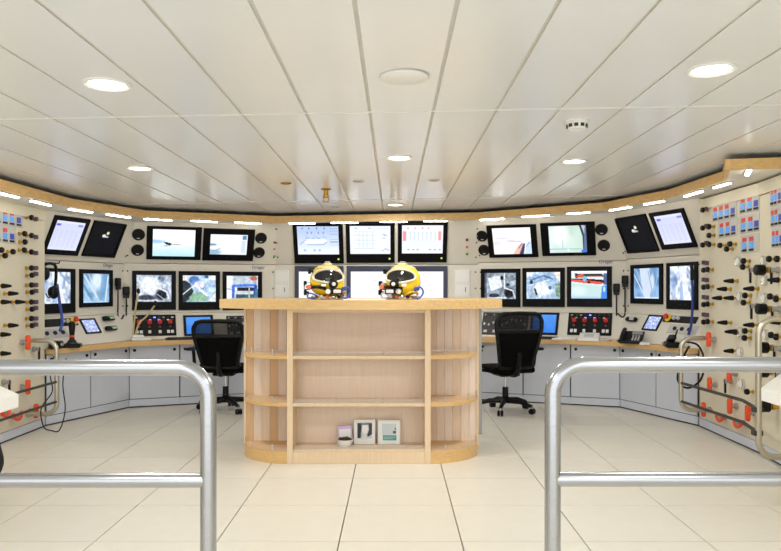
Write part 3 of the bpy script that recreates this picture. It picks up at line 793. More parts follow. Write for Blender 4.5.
def panel_screen(k, cs, lab, pic, frame='black', name='touchscreen'):
    return monitor(K_[k], cs, lab, pic, frame, m=(.09, .09, .09, .09), name=name, proud=0.012)
panel_screen('L1', [(184, 315.5), (214, 315.5), (213, 336), (183, 336)], 'bright blue inset screen near the office chair with the lower back', p_blue(), name='inset_screen')
panel_screen('R1', [(530, 313), (558, 313), (559, 335), (531, 335)], 'bright blue inset screen near the taller office chair', p_blue(), name='inset_screen')
panel_screen('L2', [(79.5, 319.2), (95.5, 318.7), (100, 333), (85, 334.5)], 'small black framed touchscreen beside the joystick', p_touch())
panel_screen('R2', [(648, 315), (663, 316), (658, 331.5), (643.5, 330)], 'small black framed touchscreen beside the desk telephone', p_touch())

def keyboard(x, y, rz, lab, w=0.42):
    t = thing('keyboard', lab, 'keyboard', loc=(x, y, DESK_Z), rz=rz)
    MB().box(-w / 2, w / 2, -0.07, 0.07, 0.0, 0.018, bev=0.004).build('base', 'dark', t)
    km = MB().box(-0.011, 0.011, -0.011, 0.011, 0, 0.007, bev=0.002).mesh('key')
    for j in range(4):
        for i in range(13):
            link('key', km, 'black', t, (-w / 2 + 0.035 + i * (w - 0.07) / 12, -0.045 + j * 0.03, 0.018))
sL1, sR1, sL2, sR2 = SEG['L1'], SEG['R1'], SEG['L2'], SEG['R2']
def on_desk(px, k, off):
    """plan point where the pixel column meets the line 'off' metres in front of console run k"""
    s = SEG[k]; P = Plane(s.p0 - s.y * off, s.x, (0, 0, 1)); u, _ = P.uv(px, 300); q = P.pt(u, 0); return q.x, q.y
x, y = on_desk(186, 'L1', .29); keyboard(x, y, sL1.ang, 'black keyboard on the worktop beside the gooseneck microphone base')
x, y = on_desk(540, 'R1', .29); keyboard(x, y, sR1.ang, 'black keyboard on the worktop before the blue screen by the taller chair')

# gooseneck microphone base with two microphones
x, y = on_desk(141, 'L1', .30)
t = thing('gooseneck_microphone', 'white desk microphone base with two tan goosenecks', 'microphone', loc=(x, y, DESK_Z), rz=sL1.ang)
MB().box(-0.10, 0.10, -0.075, 0.075, 0, 0.03, bev=0.01).build('base', 'white', t)
MB().box(-0.09, 0.03, -0.03, 0.06, 0.03, 0.06, bev=0.01).build('raised_block', 'white', t)
for (dx, top, bend) in ((-0.02, 0.50, 0.03), (0.0, 0.37, 0.18)):
    pth = smooth_path([(-0.06 + dx, 0, 0.05), (-0.055 + dx + bend * .2, 0, 0.18), (-0.05 + dx + bend * .6, 0, top * .7), (-0.04 + dx + bend, 0, top)], 6)
    g = MB().tube(pth, 0.009, 8).build('gooseneck', mat('tan_gooseneck', (206, 190, 140), 0.4) if dx < 0 else bpy.data.materials['tan_gooseneck'], t)
    MB().ball(tuple(pth[-1] + Vector((0.004, 0, 0.02))), 0.018, 0.018, 0.032).build('mic_head', 'black', g)

# wall-hung fist microphones with hanging leads
def fist_mic(k, px, py, pyb, side, lab):
    u, w = W_[k].uv(px, py, 0.03); _, wb = W_[k].uv(px, pyb, 0.03)
    t = thing('fist_microphone', lab, 'microphone', W_[k].mtx(u, w))
    MB().box(-0.035, 0.035, -0.05, -0.012, -0.03, 0.065, bev=0.012, seg=2).build('head', 'black', t)
    MB().prism([(-0.03, -0.045), (0.03, -0.045), (0.022, -0.015), (-0.022, -0.015)], -0.06, -0.028).build('grip', 'black', t)
    MB().box(-0.018, 0.018, -0.014, 0, -0.01, 0.03, bev=0.003).build('clip', 'grey', t)
    h = w - wb
    MB().tube(smooth_path([(0, -0.03, -0.055), (0, -0.03, -h * .6), (0.0, -0.03, -h * .92), (side * 0.03, -0.05, -h), (side * 0.07, -0.045, -h + .035), (side * 0.09, -0.03, -h + .03)], 5), 0.008, 8).build('lead', 'rubber', t)
fist_mic('L2', 118, 284, 319, 1, 'black fist microphone hung beside the blue folds monitor')
fist_mic('L1', 126.3, 292.5, 329, -1, 'black fist microphone hung beside the grey machinery monitor')
fist_mic('R1', 616.5, 289.5, 324, -1, 'black fist microphone hung beside the red striped monitor')
fist_mic('R1', 625, 281.5, 317, -1, 'black fist microphone hung beside the blue curtain folds monitor')

# handsets with green windows on the left-hand run
def handset(k, px, py, lab, m2='green'):
    u, w = K_[k].uv(px, py)
    t = thing('intercom_handset', lab, 'handset', K_[k].mtx(u, w))
    MB().box(-0.085, 0.085, -0.045, -0.006, -0.026, 0.026, bev=0.018, seg=2).build('body', 'black', t)
    MB().box(-0.02, 0.06, -0.048, -0.044, 0.004, 0.018, bev=0.001).build('window', m2, t)
    MB().box(-0.005, 0.065, -0.048, -0.044, -0.018, 0.002, bev=0.001).build('keypad', 'lgrey', t)
    MB().box(-0.06, 0.06, -0.006, 0.0, -0.02, 0.02).build('cradle', 'grey', t)
handset('L2', 107, 319.5, 'upper black handset with green window beside the touchscreen')
handset('L2', 109.5, 329.5, 'lower black handset with green window beside the touchscreen')
handset('R2', 633, 320.5, 'black handset with grey window above the desk telephone', 'lgrey')

# desk telephone
x, y = on_desk(632, 'R2', .30)
t = thing('desk_telephone', 'black desk telephone with receiver on the worktop', 'telephone', loc=(x, y, DESK_Z), rz=sR2.ang + 0.75)
T = Matrix.Translation((0, 0, .02)) @ Matrix.Rotation(math.radians(30), 4, 'X')
MB().prism([(-0.10, 0.0), (0.10, 0.0), (0.10, 0.012), (-0.10, 0.012)], -0.11, 0.11, T=Matrix.Rotation(math.pi / 2, 4, 'X')).build('base', 'black', t)
MB().box(-0.115, 0.115, -0.10, 0.10, 0.035, 0.06, bev=0.008, T=T).build('body', 'black', t)
MB().box(0.0, 0.10, 0.03, 0.085, 0.06, 0.063, T=T).build('display', 'grey', t)
km = MB().box(-0.009, 0.009, -0.007, 0.007, 0, 0.005, bev=0.002).mesh('key')
for i in range(3):
    for j in range(4):
        o = link('key', km, 'lgrey', t); o.matrix_local = T @ Matrix.Translation((0.02 + i * 0.028, -0.07 + j * 0.024, 0.06))
MB().tube(smooth_path([(-0.075, -0.10, 0.075), (-0.075, -0.06, 0.10), (-0.075, 0.05, 0.10), (-0.075, 0.10, 0.075)], 6), 0.018, 10, T=T).build('receiver', 'black', t)
MB().tube([Vector((-0.115 - 0.012 * math.cos(q), -0.10 + 0.012 * q * .55, 0.02 + 0.012 * math.sin(q))) for q in [i * 0.6 for i in range(40)]], 0.004, 6).build('coiled_lead', 'rubber', t)

# white box on the worktop in front of the knob panel
x, y = on_desk(589, 'R1', .32)
t = thing('desk_unit', 'white sloping desk unit in front of the red knob panel', 'desk unit', loc=(x, y, DESK_Z), rz=sR1.ang)
vs = [(-.11, -.10, 0), (.11, -.10, 0), (.11, .09, 0), (-.11, .09, 0), (-.10, -.09, .025), (.10, -.09, .025), (.10, .08, .075), (-.10, .08, .075)]
MB().add(vs, [(0, 3, 2, 1), (4, 5, 6, 7), (0, 1, 5, 4), (1, 2, 6, 5), (2, 3, 7, 6), (3, 0, 4, 7)]).build('body', 'white', t)
MB().box(-.05, .05, -.05, .04, .0, .004, T=Matrix.Translation((0, 0, .053)) @ Matrix.Rotation(math.atan(.05 / .17), 4, 'X')).build('inset', 'lgrey', t)
# small litter on the worktop
for i, (px, k, off, sx, sy, sz, m, lab) in enumerate((
        (570, 'R1', .36, .05, .035, .03, 'white', 'small white packet beside the sloping desk unit'),
        (559, 'R1', .40, .07, .04, .02, 'paper', 'small crumpled white note by the black keyboard'),
        (606, 'R1', .36, .05, .04, .02, 'lgrey', 'small grey adapter between the desk unit and telephone'),
        (645, 'R2', .30, .07, .05, .018, 'paper', 'folded white paper by the desk telephone'))):
    x, y = on_desk(px, k, off)
    b = MB().box(-sx, sx, -sy, sy, 0, sz, bev=0.006)
    b.add([(-sx * .8, -sy * .8, sz), (sx * .8, -sy * .6, sz), (sx * .6, sy * .8, sz + .008), (-sx * .8, sy * .7, sz + .004)], [(0, 1, 2, 3)])
    o = b.build('desk_item', m); o.location = (x, y, DESK_Z); o.rotation_euler = (0, 0, 0.4 * i)
    o.name = ('packet', 'note', 'adapter', 'folded_paper')[i]
    tag(o, lab, ('packet', 'note', 'adapter', 'paper')[i])
# emergency stop strips, joystick, dark devices at the ends of the console
for k, x0, x1, y0, y1, xe, ye, sgn, who in (('L2', 40, 77, 319, 326.5, 73, 321.5, 1, 'joystick'), ('R2', 664, 698, 315.5, 323, 669, 318.5, -1, 'black binoculars-like device')):
    u, w, wd, ht = K_[k].rect(q4(x0, y0, x1, y1))
    t = thing('emergency_panel', 'black strip panel with red emergency stop above the ' + ('joystick' if k == 'L2' else 'dark radio set'), 'control panel', K_[k].mtx(u, w))
    MB().box(-wd / 2, wd / 2, -0.01, 0.002, -ht / 2, ht / 2, bev=0.003).build('face_plate', 'black', t)
    ue, we = K_[k].uv(xe, ye)
    MB().lathe([(0.04, 0), (0.04, 0.006), (0.03, 0.012), (1e-5, 0.012)], 20).build('yellow_collar', 'yellow', t, (ue - u, -0.01, we - w), (math.pi / 2, 0, 0))
    MB().lathe([(0.014, 0.01), (0.014, 0.03), (0.028, 0.034), (0.028, 0.044), (0.018, 0.052), (1e-5, 0.053)], 20).build('stop_button', 'red', t, (ue - u, -0.01, we - w), (math.pi / 2, 0, 0))
    for j in range(2):
        xx = ue - u - sgn * (0.09 + 0.06 * j)
        MB().lathe([(0.02, 0), (0.018, 0.02), (0.01, 0.026), (1e-5, 0.026)], 14).build('selector', 'lgrey', t, (xx, -0.01, we - w), (math.pi / 2, 0, 0))
    u, w, wd, ht = K_[k].rect(q4(*((40, 329, 68, 338) if k == 'L2' else (668, 325, 698, 334))))
    t = thing('connector_panel', 'grey connector panel with round sockets under the emergency stop strip by the ' + ('joystick' if k == 'L2' else 'dark radio set'), 'panel', K_[k].mtx(u, w))
    MB().box(-wd / 2, wd / 2, -0.006, 0.002, -ht / 2, ht / 2, bev=0.002).build('face_plate', 'plate', t)
    for j in range(3):
        MB().lathe([(0.02, 0), (0.02, 0.012), (0.014, 0.012), (0.012, 0.004), (1e-5, 0.004)], 16).build('socket', 'dark', t, (-.1 + .1 * j, -0.006, 0.0), (math.pi / 2, 0, 0))
x, y = on_desk(72, 'L2', .27)
t = thing('joystick', 'black joystick with ribbed boot on a square base', 'joystick', loc=(x, y, DESK_Z), rz=sL2.ang + .6)
MB().box(-.08, .08, -.08, .08, 0, .035, bev=.008).build('base', 'black', t)
MB().lathe([(.05, .035), (.046, .05), (.036, .052), (.038, .066), (.026, .068), (.024, .082), (1e-5, .083)], 18).build('boot', 'dark', t)
MB().lathe([(.022, .07), (.02, .11), (.026, .15), (.03, .20), (.026, .235), (1e-5, .245)], 16).build('grip', 'black', t)
MB().lathe([(.023, .095), (.023, .115)], 16).build('collar', 'orange', t)
x, y = on_desk(56, 'L2', .25)
t = thing('radio_set', 'dark box device with cable on the worktop beside the joystick', 'device', loc=(x, y, DESK_Z), rz=sL2.ang + .5)
MB().box(-.07, .07, -.05, .05, 0, .07, bev=.012).build('body', 'black', t)
MB().lathe([(.016, 0), (.014, .02), (1e-5, .022)], 12).build('dial', 'grey', t, (-.03, -.05, .04), (math.pi / 2, 0, 0))
x, y = on_desk(672, 'R2', .27)
t = thing('radio_set', 'dark handheld radio lying in a sloped charger below the emergency stop strip', 'device', loc=(x, y, DESK_Z), rz=sR2.ang - .5)
MB().box(-.10, .10, -.07, .07, 0, .05, bev=.015).build('charger', 'black', t)
MB().box(-.11, .05, -.035, .035, .0, .05, bev=.012, T=Matrix.Translation((0, .0, .06)) @ Matrix.Rotation(-.35, 4, 'Y')).build('radio', 'dark', t)
MB().cyl((.03, .02, .09), (.10, .03, .17), .009, .006).build('aerial', 'black', t)
MB().lathe([(.014, 0), (.012, .016), (1e-5, .018)], 12).build('dial', 'grey', t, (-.05, -.07, .03), (math.pi / 2, 0, 0))

# headset on a hook in front of the tall monitor, with blue lead; blue hose on the other side
P = W_['L2']
u, w = P.uv(49, 263, 0.12)
t = thing('headset', 'black headset hanging from a hook in front of the tall monitor', 'headset', P.mtx(u, w, -.12))
MB().tube([(-.12, .12, .0), (-.12, .0, .0), (.10, -.02, .0), (.11, -.02, .02)], .006, 8).build('hook', 'black', t)
MB().tube(smooth_path([(-.08, 0, -.08), (-.06, -.01, -.02), (0, -.02, -.005), (.07, -.01, -.03), (.085, 0, -.14), (.07, 0, -.24)], 6), .014, 8).build('headband', 'black', t)
for xx, zz in ((-.06, -.10), (.05, -.27)):
    e = MB().ball((xx, -.01, zz), .05, .035, .062).build('ear_cup', 'black', t)
    MB().ball((xx, .02, zz), .042, .02, .052).build('cushion', 'dark', e)
MB().tube(smooth_path([(.0, -.03, -.30), (-.06, -.05, -.32), (-.09, -.05, -.28)], 5), .006, 6).build('boom', 'black', t)
u2, w2 = P.uv(57, 284, 0.10); _, w3 = P.uv(57, 331, 0.25)
tag(MB().tube(smooth_path([P.pt(u2, w2, -.10), P.pt(u2 + .01, (w2 + w3) / 2 + .05, -.12), P.pt(u2 - .0, w3 + .08, -.16), P.pt(u2 - .09, w3 - .0, -.22)], 8), .013, 10).build('blue_lead', 'blue'),
    'bright blue lead hanging below the headset down to the worktop', 'cable')
P = W_['R2']
u2, w2 = P.uv(692, 262, 0.12); _, w3 = P.uv(692, 338, 0.12)
t = thing('blue_hose', 'dark blue hose hanging in front of the tall monitor beside the gas panel', 'hose', P.mtx(u2, 0))
MB().tube(smooth_path([(0, -.12, w2 - .16), (0.01, -.12, w2 - .35), (-.0, -.13, w3 + .12), (-.03, -.15, w3)], 8), .012, 10).build('hose_tube', mat('dark_blue_hose', (36, 58, 140), .45), t)
MB().tube([(0, -.12, w2 - .17), (.0, -.12, w2 - .08), (-.01, -.12, w2)], .016, 10).build('black_sleeve', 'black', t)
MB().tube([(-.02, 0.0, w2 - .02), (-.01, -.12, w2 - .02)], .007, 8).build('hook', 'black', t)
MB().lathe([(.022, -.03), (.026, 0), (.02, .03)], 12).build('end_fitting', 'lgrey', t, (-.03, -.15, w3))

# ------------------------------------------------------------------ gas panels on the side walls
WL = Seg((-3.155, 4.3), (-3.155, 6.585)); WR = Seg((2.76, 6.585), (2.76, 5.5)); WR2 = Seg((2.76, 5.5), (2.60, 4.0))
GAS = {}
for key, s, lab in (('GL', WL, 'cream gas control panel with brass valves and orange handles beside the headset monitor'),
                    ('GR', WR, 'cream gas control panel with many readouts and black knobs beside the blue hose'),
                    ('GR2', WR2, 'cream gas control panel with large black regulators beyond the tall bent pipe')):
    P = s.plane((0, 0), (0, 1)); t = thing('gas_panel', lab, 'gas panel', P.mtx()); GAS[key] = (t, P, s)
    zt = 1.955 if key == 'GL' else 2.045
    MB().box(0.0, s.L, 0, 0.04, 0.085, zt - 0.10, bev=0.003).build('face_plate', 'gas', t, smooth=False)
    MB().box(0.0, s.L, -0.012, 0.04, zt - 0.095, zt, bev=0.003).build('header', 'gas', t, smooth=False)
    MB().box(0.0, s.L, -0.004, 0.04, 0.012, 0.082, bev=0.002).build('kick_plate', 'cab', t, smooth=False)
    MB().box(0.0, s.L, 0.0, 0.03, 0.0, 0.012).build('floor_seal', 'rubber', t, smooth=False)
    MB().box(0.0, s.L, 0.04, 0.16, 0.0, zt).build('carcass', 'gas', t, smooth=False)
# shared meshes (axis +z = out of the panel, turned to -y when placed)
def L(prof, n=12): return MB().lathe(prof, n)
ME = {
    'stem': L([(.017, 0), (.017, .006), (.010, .010), (.010, .03), (.014, .032), (.014, .042), (1e-5, .043)]).mesh('knob_valve'),
    'knob': L([(.010, .036), (.023, .040), (.024, .056), (.018, .066), (1e-5, .067)]).mesh('knob'),
    'cone': L([(.012, .036), (.021, .042), (.017, .075), (.009, .115), (1e-5, .117)]).mesh('tapered_handle'),
    'gauge': L([(.040, 0), (.040, .022), (.034, .026), (.032, .022), (1e-5, .022)], 24).mesh('gauge'),
    'dial': L([(.032, .0225), (1e-5, .023)], 24).mesh('dial'),
    'ball_body': L([(.024, 0), (.024, .02), (.016, .024), (.016, .05), (.022, .052), (.022, .06), (1e-5, .061)]).mesh('ball_valve'),
    'reg_body': L([(.016, 0), (.016, .022), (.024, .026), (.024, .044), (.014, .048), (.014, .066), (1e-5, .067)], 14).mesh('regulator'),
    'reg_cap': L([(.02, .056), (.036, .060), (.040, .066), (.040, .118), (.034, .126), (1e-5, .127)], 18).mesh('regulator_cap'),
}
b = MB().box(-.021, .021, -.064, .064, .04, .08, bev=.016, seg=2); ME['orange_bar'] = b.mesh('orange_handle')
ME['orange_u'] = MB().tube(smooth_path([(-.06, .03, .05), (-.05, -.01, .055), (0, -.03, .06), (.05, -.01, .055), (.06, .03, .05)], 4), .014, 8).mesh('orange_handle')
ME['lever'] = MB().box(-.012, .012, -.10, .015, .048, .062, bev=.005).mesh('lever')
ME['module'] = MB().box(-.018, .018, -.018, .018, 0, .03, bev=.003).mesh('purple_module')
RX = (math.pi / 2, 0, 0)
def fit(key, px, py, kind, off=0.05, rot=0.0):
    t, P, s = GAS[key]
    off = {'mod': 0.02, 'gauge': 0.02, 'reg': 0.07, 'cone': 0.065}.get(kind, off)
    u, w = P.uv(px, py, off)
    if u < 0.01 or u > s.L - 0.005: return
    loc = (u, 0, w)
    R = (math.pi / 2, rot, 0)
    if kind == 'knob': v = link('knob_valve', ME['stem'], 'brass', t, loc, R); link('knob', ME['knob'], 'black', v)
    elif kind == 'cone': v = link('lever_valve', ME['stem'], 'brass', t, loc, R); link('tapered_handle', ME['cone'], 'black', v)
    elif kind == 'gauge': v = link('pressure_gauge', ME['gauge'], 'chrome', t, loc, R); link('dial', ME['dial'], 'white', v)
    elif kind == 'orange': v = link('ball_valve', ME['ball_body'], 'grey', t, loc, R); link('orange_handle', ME['orange_bar'], 'orange', v)
    elif kind == 'u': v = link('ball_valve', ME['ball_body'], 'grey', t, loc, R); link('orange_handle', ME['orange_u'], 'orange', v)
    elif kind == 'lever': v = link('lever_valve', ME['ball_body'], 'brass', t, loc, R); link('lever', ME['lever'], 'black', v)
    elif kind == 'reg': v = link('regulator', ME['reg_body'], 'brass', t, loc, R); link('regulator_cap', ME['reg_cap'], 'black', v)
    elif kind == 'mod': v = link('purple_module', ME['module'], 'purple', t, loc, R)
def rd(key, xs, py0, **k):
    # modules on one plate share one height: use the middle module's pixel
    t, P, s = GAS[key]
    us = [P.uv(a, py0, 0.01)[0] for a in xs]; m = len(xs) // 2
    w = P.uv(xs[m], py0, 0.01)[1]
    d = abs(us[1] - us[0]); h = min(d * .29, .030)
    x0, x1 = max(min(us) - d * .62, .004), min(max(us) + d * .62, s.L - .004)
    p = MB().box(x0, x1, -.006, 0, w - .066, w + .076, bev=.002).build('readout_plate', 'plate', t, smooth=False)
    for i, u in enumerate(us):
        nv = i == len(us) - 1
        if u - h < x0 or u + h > x1: continue
        if not nv: MB().box(u - h, u + h, -.010, -.006, w + .020, w + .052).build('red_window', 'redlcd', p, smooth=False)
        MB().box(u - h, u + h, -.010, -.006, w - .032, w + .014).build('blue_window', 'navylcd' if nv else 'bluelcd', p, smooth=False)
        MB().box(u - h * 1.1, u + h * 1.1, -.012, -.006, w - .056, w - .040).build('black_tab', 'black', p, smooth=False)
rd('GR', (715, 720.5, 726.4, 732.3), 211); rd('GR', (742.3, 749.2, 755.5), 203.5); rd('GR', (721.2, 727.2, 733), 228.5)
rd('GR', (743, 750, 756), 223.5); rd('GR', (744, 751, 757), 243.5)
rd('GR2', (771.4, 774.8, 779), 196); rd('GR2', (772, 775.6, 779.5), 217); rd('GR2', (773, 776.6, 780.5), 238)
rd('GL', (-2, 5.5, 12.3, 19.2), 218); rd('GL', (-2, 5.5, 12.3), 234.5)
# left panel fittings
for px, py, kd in ((31.5, 217.5, 'knob'), (36.5, 219, 'mod'), (31.5, 235.5, 'knob'), (36.5, 237, 'mod'), (31.5, 252, 'knob'), (36.5, 253, 'mod'), (24.7, 233.6, 'knob'), (25, 242, 'knob'), (24.3, 250, 'knob'),
                   (1.5, 250, 'knob'), (13, 251.7, 'knob'), (5, 255.7, 'knob'), (5, 286, 'cone'), (12, 293.5, 'cone'), (5, 302, 'cone'), (19, 302, 'cone'), (12, 325.4, 'cone'), (4.5, 334.5, 'cone'), (4.5, 353.5, 'cone'),
                   (26.8, 342.5, 'orange'), (38.5, 349, 'lever'), (8.7, 382, 'lever'), (26.8, 387, 'orange'), (35, 411, 'orange'), (17.4, 416, 'u'), (5, 412, 'u')):
    fit('GL', px, py, kd)
for i, py in enumerate((268, 285, 302, 318.5)):
    fit('GL', 31.5, py, 'knob'); fit('GL', 36.5, py, 'mod'); fit('GL', 32, py + 7.2, 'knob'); fit('GL', 36.5, py + 6, 'mod')
# right panel fittings
for px, py, kd in ((702.7, 210, 'knob'), (706, 209, 'mod'), (702.7, 228, 'knob'), (706, 226, 'mod'), (709, 226.6, 'knob'), (709, 235.4, 'knob'), (709, 244.5, 'knob'), (702.7, 245, 'knob'), (706, 243, 'mod'),
                   (720, 245.4, 'knob'), (730, 244, 'knob'), (726.7, 249, 'knob'), (730, 281, 'cone'), (723.2, 289, 'cone'), (718.2, 298, 'cone'), (730, 298, 'cone'), (723.6, 322.6, 'cone'), (731, 331.7, 'cone'),
                   (737.5, 261.5, 'gauge'), (742.7, 267, 'knob'), (743.5, 261, 'knob'), (751, 270, 'lever'), (750, 288.7, 'cone'), (738.7, 296.7, 'gauge'), (745, 295.5, 'knob'), (743.6, 302.7, 'knob'), (752, 306, 'lever'), (750, 325, 'cone'),
                   (739.5, 332.2, 'gauge'), (745, 331, 'knob'), (744.5, 338, 'knob'), (753, 342, 'lever'), (709.8, 339.4, 'orange'), (730, 351, 'cone'), (739, 352, 'gauge'), (730.5, 373.6, 'orange'), (710.7, 384.7, 'orange'), (725.8, 381, 'lever'),
                   (740.7, 383.7, 'gauge'), (753.6, 397.4, 'orange'), (747, 391.8, 'knob'), (731, 406, 'orange'), (749, 413, 'orange'), (704.6, 409.6, 'orange'), (720, 417, 'u'), (738, 423, 'u'), (735, 332, 'knob')):
    fit('GR', px, py, kd)
for py in (262.5, 279.6, 297, 314.5):
    fit('GR', 703.2, py, 'mod'); fit('GR', 706, py + .5, 'mod'); fit('GR', 703.6, py + 7.6, 'knob'); fit('GR', 707.5, py + 7, 'knob')
for px, py, kd in ((763, 270, 'reg'), (772, 270, 'lever'), (762.5, 261, 'gauge'), (769, 259, 'knob'), (763.5, 280.3, 'gauge'), (775, 280, 'cone'), (764.5, 309, 'reg'), (773, 309, 'lever'), (763.5, 298, 'gauge'), (770, 296.5, 'knob'), (776, 299, 'knob'),
                   (764.5, 334.6, 'gauge'), (771, 335, 'knob'), (776, 337, 'knob'), (766.5, 347.7, 'reg'), (775, 349, 'lever'), (766, 372, 'reg'), (777, 374, 'lever'), (768, 406.6, 'reg'), (776, 322, 'cone'), (777, 259, 'knob')):
    fit('GR2', px, py, kd)

# pipe guards in front of the gas panels
def guard(side):
    if side < 0:
        t = thing('pipe_guard', 'bent stainless pipe guard with two dark rods beside the joystick', 'pipe guard', loc=(-3.155, 6.27, 0))
        xo, xw, y1, y2, zt1, zb1 = .255, 0.0, 0.0, -1.6, .80, .17
        pts = fillet([(xw, y1 - .02, zt1), (xo, y1, zt1), (xo, y1, zb1), (xw, y1 - .02, zb1)], .09)
        MB().tube(pts, .02, 12).build('bent_pipe', 'pipe', t)
        for z in (.445, .275):
            MB().tube([(xo, y1, z), (xo, y2, z)], .011, 8).build('rod', 'rod', t)
    else:
        t = thing('pipe_guard', 'bent stainless pipe guard with two dark rods below the desk telephone end', 'pipe guard', loc=(2.76, 6.35, 0))
        xo = -.26
        pts = fillet([(0, -.02, .815), (xo, 0, .815), (xo, 0, .19), (0, -.02, .19)], .09)
        MB().tube(pts, .02, 12).build('bent_pipe', 'pipe', t)
        for z in (.425, .265):
            MB().tube([(xo, 0, z), (xo + .06, -1.0, z), (xo - .0, -1.36, z - .01)], .013, 8).build('rod', 'rod', t)
        t2 = thing('pipe_hoop', 'tall bent stainless pipe hoop before the large black regulators', 'pipe hoop', loc=(2.70, 4.97, 0))
        xo = -.215
        pts = fillet([(0, -.02, 1.04), (xo, 0, 1.04), (xo, 0, .10), (-.0, -.02, .10)], .11)
        MB().tube(pts, .021, 12).build('bent_pipe', 'pipe', t2)
        for z in (.42, .26):
            MB().box(xo - .03, xo + .03, -.012, .05, z - .02, z + .02, bev=.006).build('clamp', 'rod', t2)
guard(-1); guard(1)
# loose cables by the guards
tag(MB().tube(smooth_path([(-2.95, 6.32, .66), (-2.97, 6.30, .50), (-2.94, 6.27, .36), (-3.02, 6.24, .22), (-2.99, 6.22, .07), (-2.94, 6.25, .03), (-2.88, 6.28, .03), (-2.855, 6.33, .2), (-2.88, 6.34, .42), (-2.86, 6.36, .64)], 6), .005, 6).build('loose_cable', 'rubber'),
    'thin black cable looping to the floor from the pipe guard by the joystick', 'cable')
tag(MB().tube(smooth_path([(2.56, 6.42, .78), (2.66, 6.38, .75), (2.70, 6.35, .62), (2.66, 6.32, .46), (2.56, 6.35, .38), (2.50, 6.42, .44), (2.54, 6.45, .6), (2.6, 6.42, .74)], 6), .010, 6).build('loose_cable', 'rubber'),
    'coiled black cable hanging on the pipe guard by the telephone end', 'cable')

# white side desks at the frame edges
def side_desk(pts, lab, leg):
    t = thing('side_desk', lab, 'desk', loc=(pts[0][0], pts[0][1], 0))
    q = [(x - pts[0][0], y - pts[0][1]) for x, y in pts]
    MB().prism(q, .655, .72).build('top', 'white', t, smooth=False)
    sx = 1 if pts[0][0] > 0 else -1
    MB().box(min(sx * .10, sx * .16), max(sx * .10, sx * .16), -1.2, -.15, 0, .655, bev=.004).build('leg_panel', 'lgrey', t, smooth=False)
    MB().box(min(sx * .12, sx * .42), max(sx * .12, sx * .42), -.75, -.1, .72, .7225).build('inset_pad', 'grey', t, smooth=False)
side_desk([(1.94, 3.85), (1.94, 2.3), (2.55, 2.3), (2.58, 4.0), (2.70, 4.96)], 'white angled side desk in front of the large black regulators', 1)
side_desk([(-1.87, 3.63), (-1.87, 2.3), (-3.14, 2.3), (-3.14, 5.15)], 'white angled side desk in front of the brass lever valves', 1)
tag(MB().tube(smooth_path([(-2.68, 4.5, .655), (-2.66, 4.62, .40), (-2.60, 4.75, .26), (-2.56, 4.72, .22), (-2.53, 4.70, .12), (-2.55, 4.66, .03)], 6), .014, 8).build('desk_cable', 'rubber'),
    'thick black cable dropping from the side desk to the floor', 'cable')

# ------------------------------------------------------------------ ceiling fittings
def at_ceiling(px, py):
    r = ray(px, py); k = (2.113 - EYE) / (r.z - SLOPE * r.x); p = ORG + r * k
    return p
def area_light(name, p, size, power, col=(1, .985, .96), parent=None):
    l = bpy.data.lights.new(name, 'AREA'); l.shape = 'DISK'; l.size = size; l.energy = power; l.color = col
    o = bpy.data.objects.new(name, l); COL.objects.link(o); o.location = p
    if parent: o.parent = parent
    return o
def downlight(p, lab, r=.092, power=DOWNLIGHT_W):
    t = thing('downlight', lab, 'downlight', loc=p, group=None)
    MB().lathe([(r * .80, .012), (r * .82, -.004), (r * .95, -.009), (r * 1.06, -.006), (r * 1.08, .0)], 36).build('ring', 'white', t)
    MB().lathe([(r * .8, -.002), (r * .6, .0), (1e-5, .001)], 30).build('lamp_glass', 'lamp', t)
    for dx in (-.35, .1, .4):
        MB().box(r * dx, r * dx + .01, -.006, .006, -.006, -.003, bev=.001).build('lamp_pin', 'grey', t)
    area_light('lamp_light', (0, 0, -.012), r * 1.6, power, parent=t)
dl = [((107, 84), .092, 'round recessed downlight over the brass valve side, nearest the smoke-free panels'), ((711.5, 69.5), .092, 'round recessed downlight between the smoke detector and the railings'),
      ((140, 168), .085, 'round recessed downlight closest to the lilac form monitor by the headset'), ((399, 157.5), .085, 'round recessed downlight above the middle of the beech counter'),
      ((574, 161), .085, 'round recessed downlight just behind the smoke detector'), ((395, 204.5), .085, 'round recessed downlight closest to the grid diagram monitor')]
dl[0] = (dl[0][0], dl[0][1], 'round recessed downlight over the brass valve side, closer to the railings')
for (px, py), r, lab in dl:
    downlight(at_ceiling(px, py), lab, r)
for x in (-1.15, 1.28):
    for y in (0.85, -1.1):
        downlight((x, y, ceil_z(x)), 'round recessed downlight in the ceiling behind the railings', .092, DOWNLIGHT_W)
        bpy.context.view_layer.update()
for o in [o for o in bpy.data.objects if o.get('label') == 'round recessed downlight in the ceiling behind the railings']: o['group'] = 'downlights behind the railings'
p = at_ceiling(404, 76)
t = thing('ceiling_disc', 'flat white round cover plate on the ceiling between two downlights', 'cover plate', loc=p)
MB().lathe([(.098, 0), (.098, -.008), (.088, -.014), (1e-5, -.015)][::-1], 36).build('plate', 'white', t)
MB().lathe([(.1, .0), (.104, -.002), (.1, -.004)], 36).build('seal', 'lgrey', t)
p = at_ceiling(577, 121)
t = thing('smoke_detector', 'white round smoke detector with dark vents', 'smoke detector', loc=p)
MB().lathe([(.062, 0), (.062, -.012), (.054, -.016), (.052, -.03), (.044, -.044), (1e-5, -.048)][::-1], 28).build('body', 'white', t)
for i in range(10):
    a = i * math.pi / 5
    MB().box(-.010, .010, -.003, .003, -.009, .007, T=Matrix.Translation((.052 * math.cos(a), .052 * math.sin(a), -.027)) @ Matrix.Rotation(a + math.pi / 2, 4, 'Z')).build('vent', 'dark', t)
p = at_ceiling(326, 189)
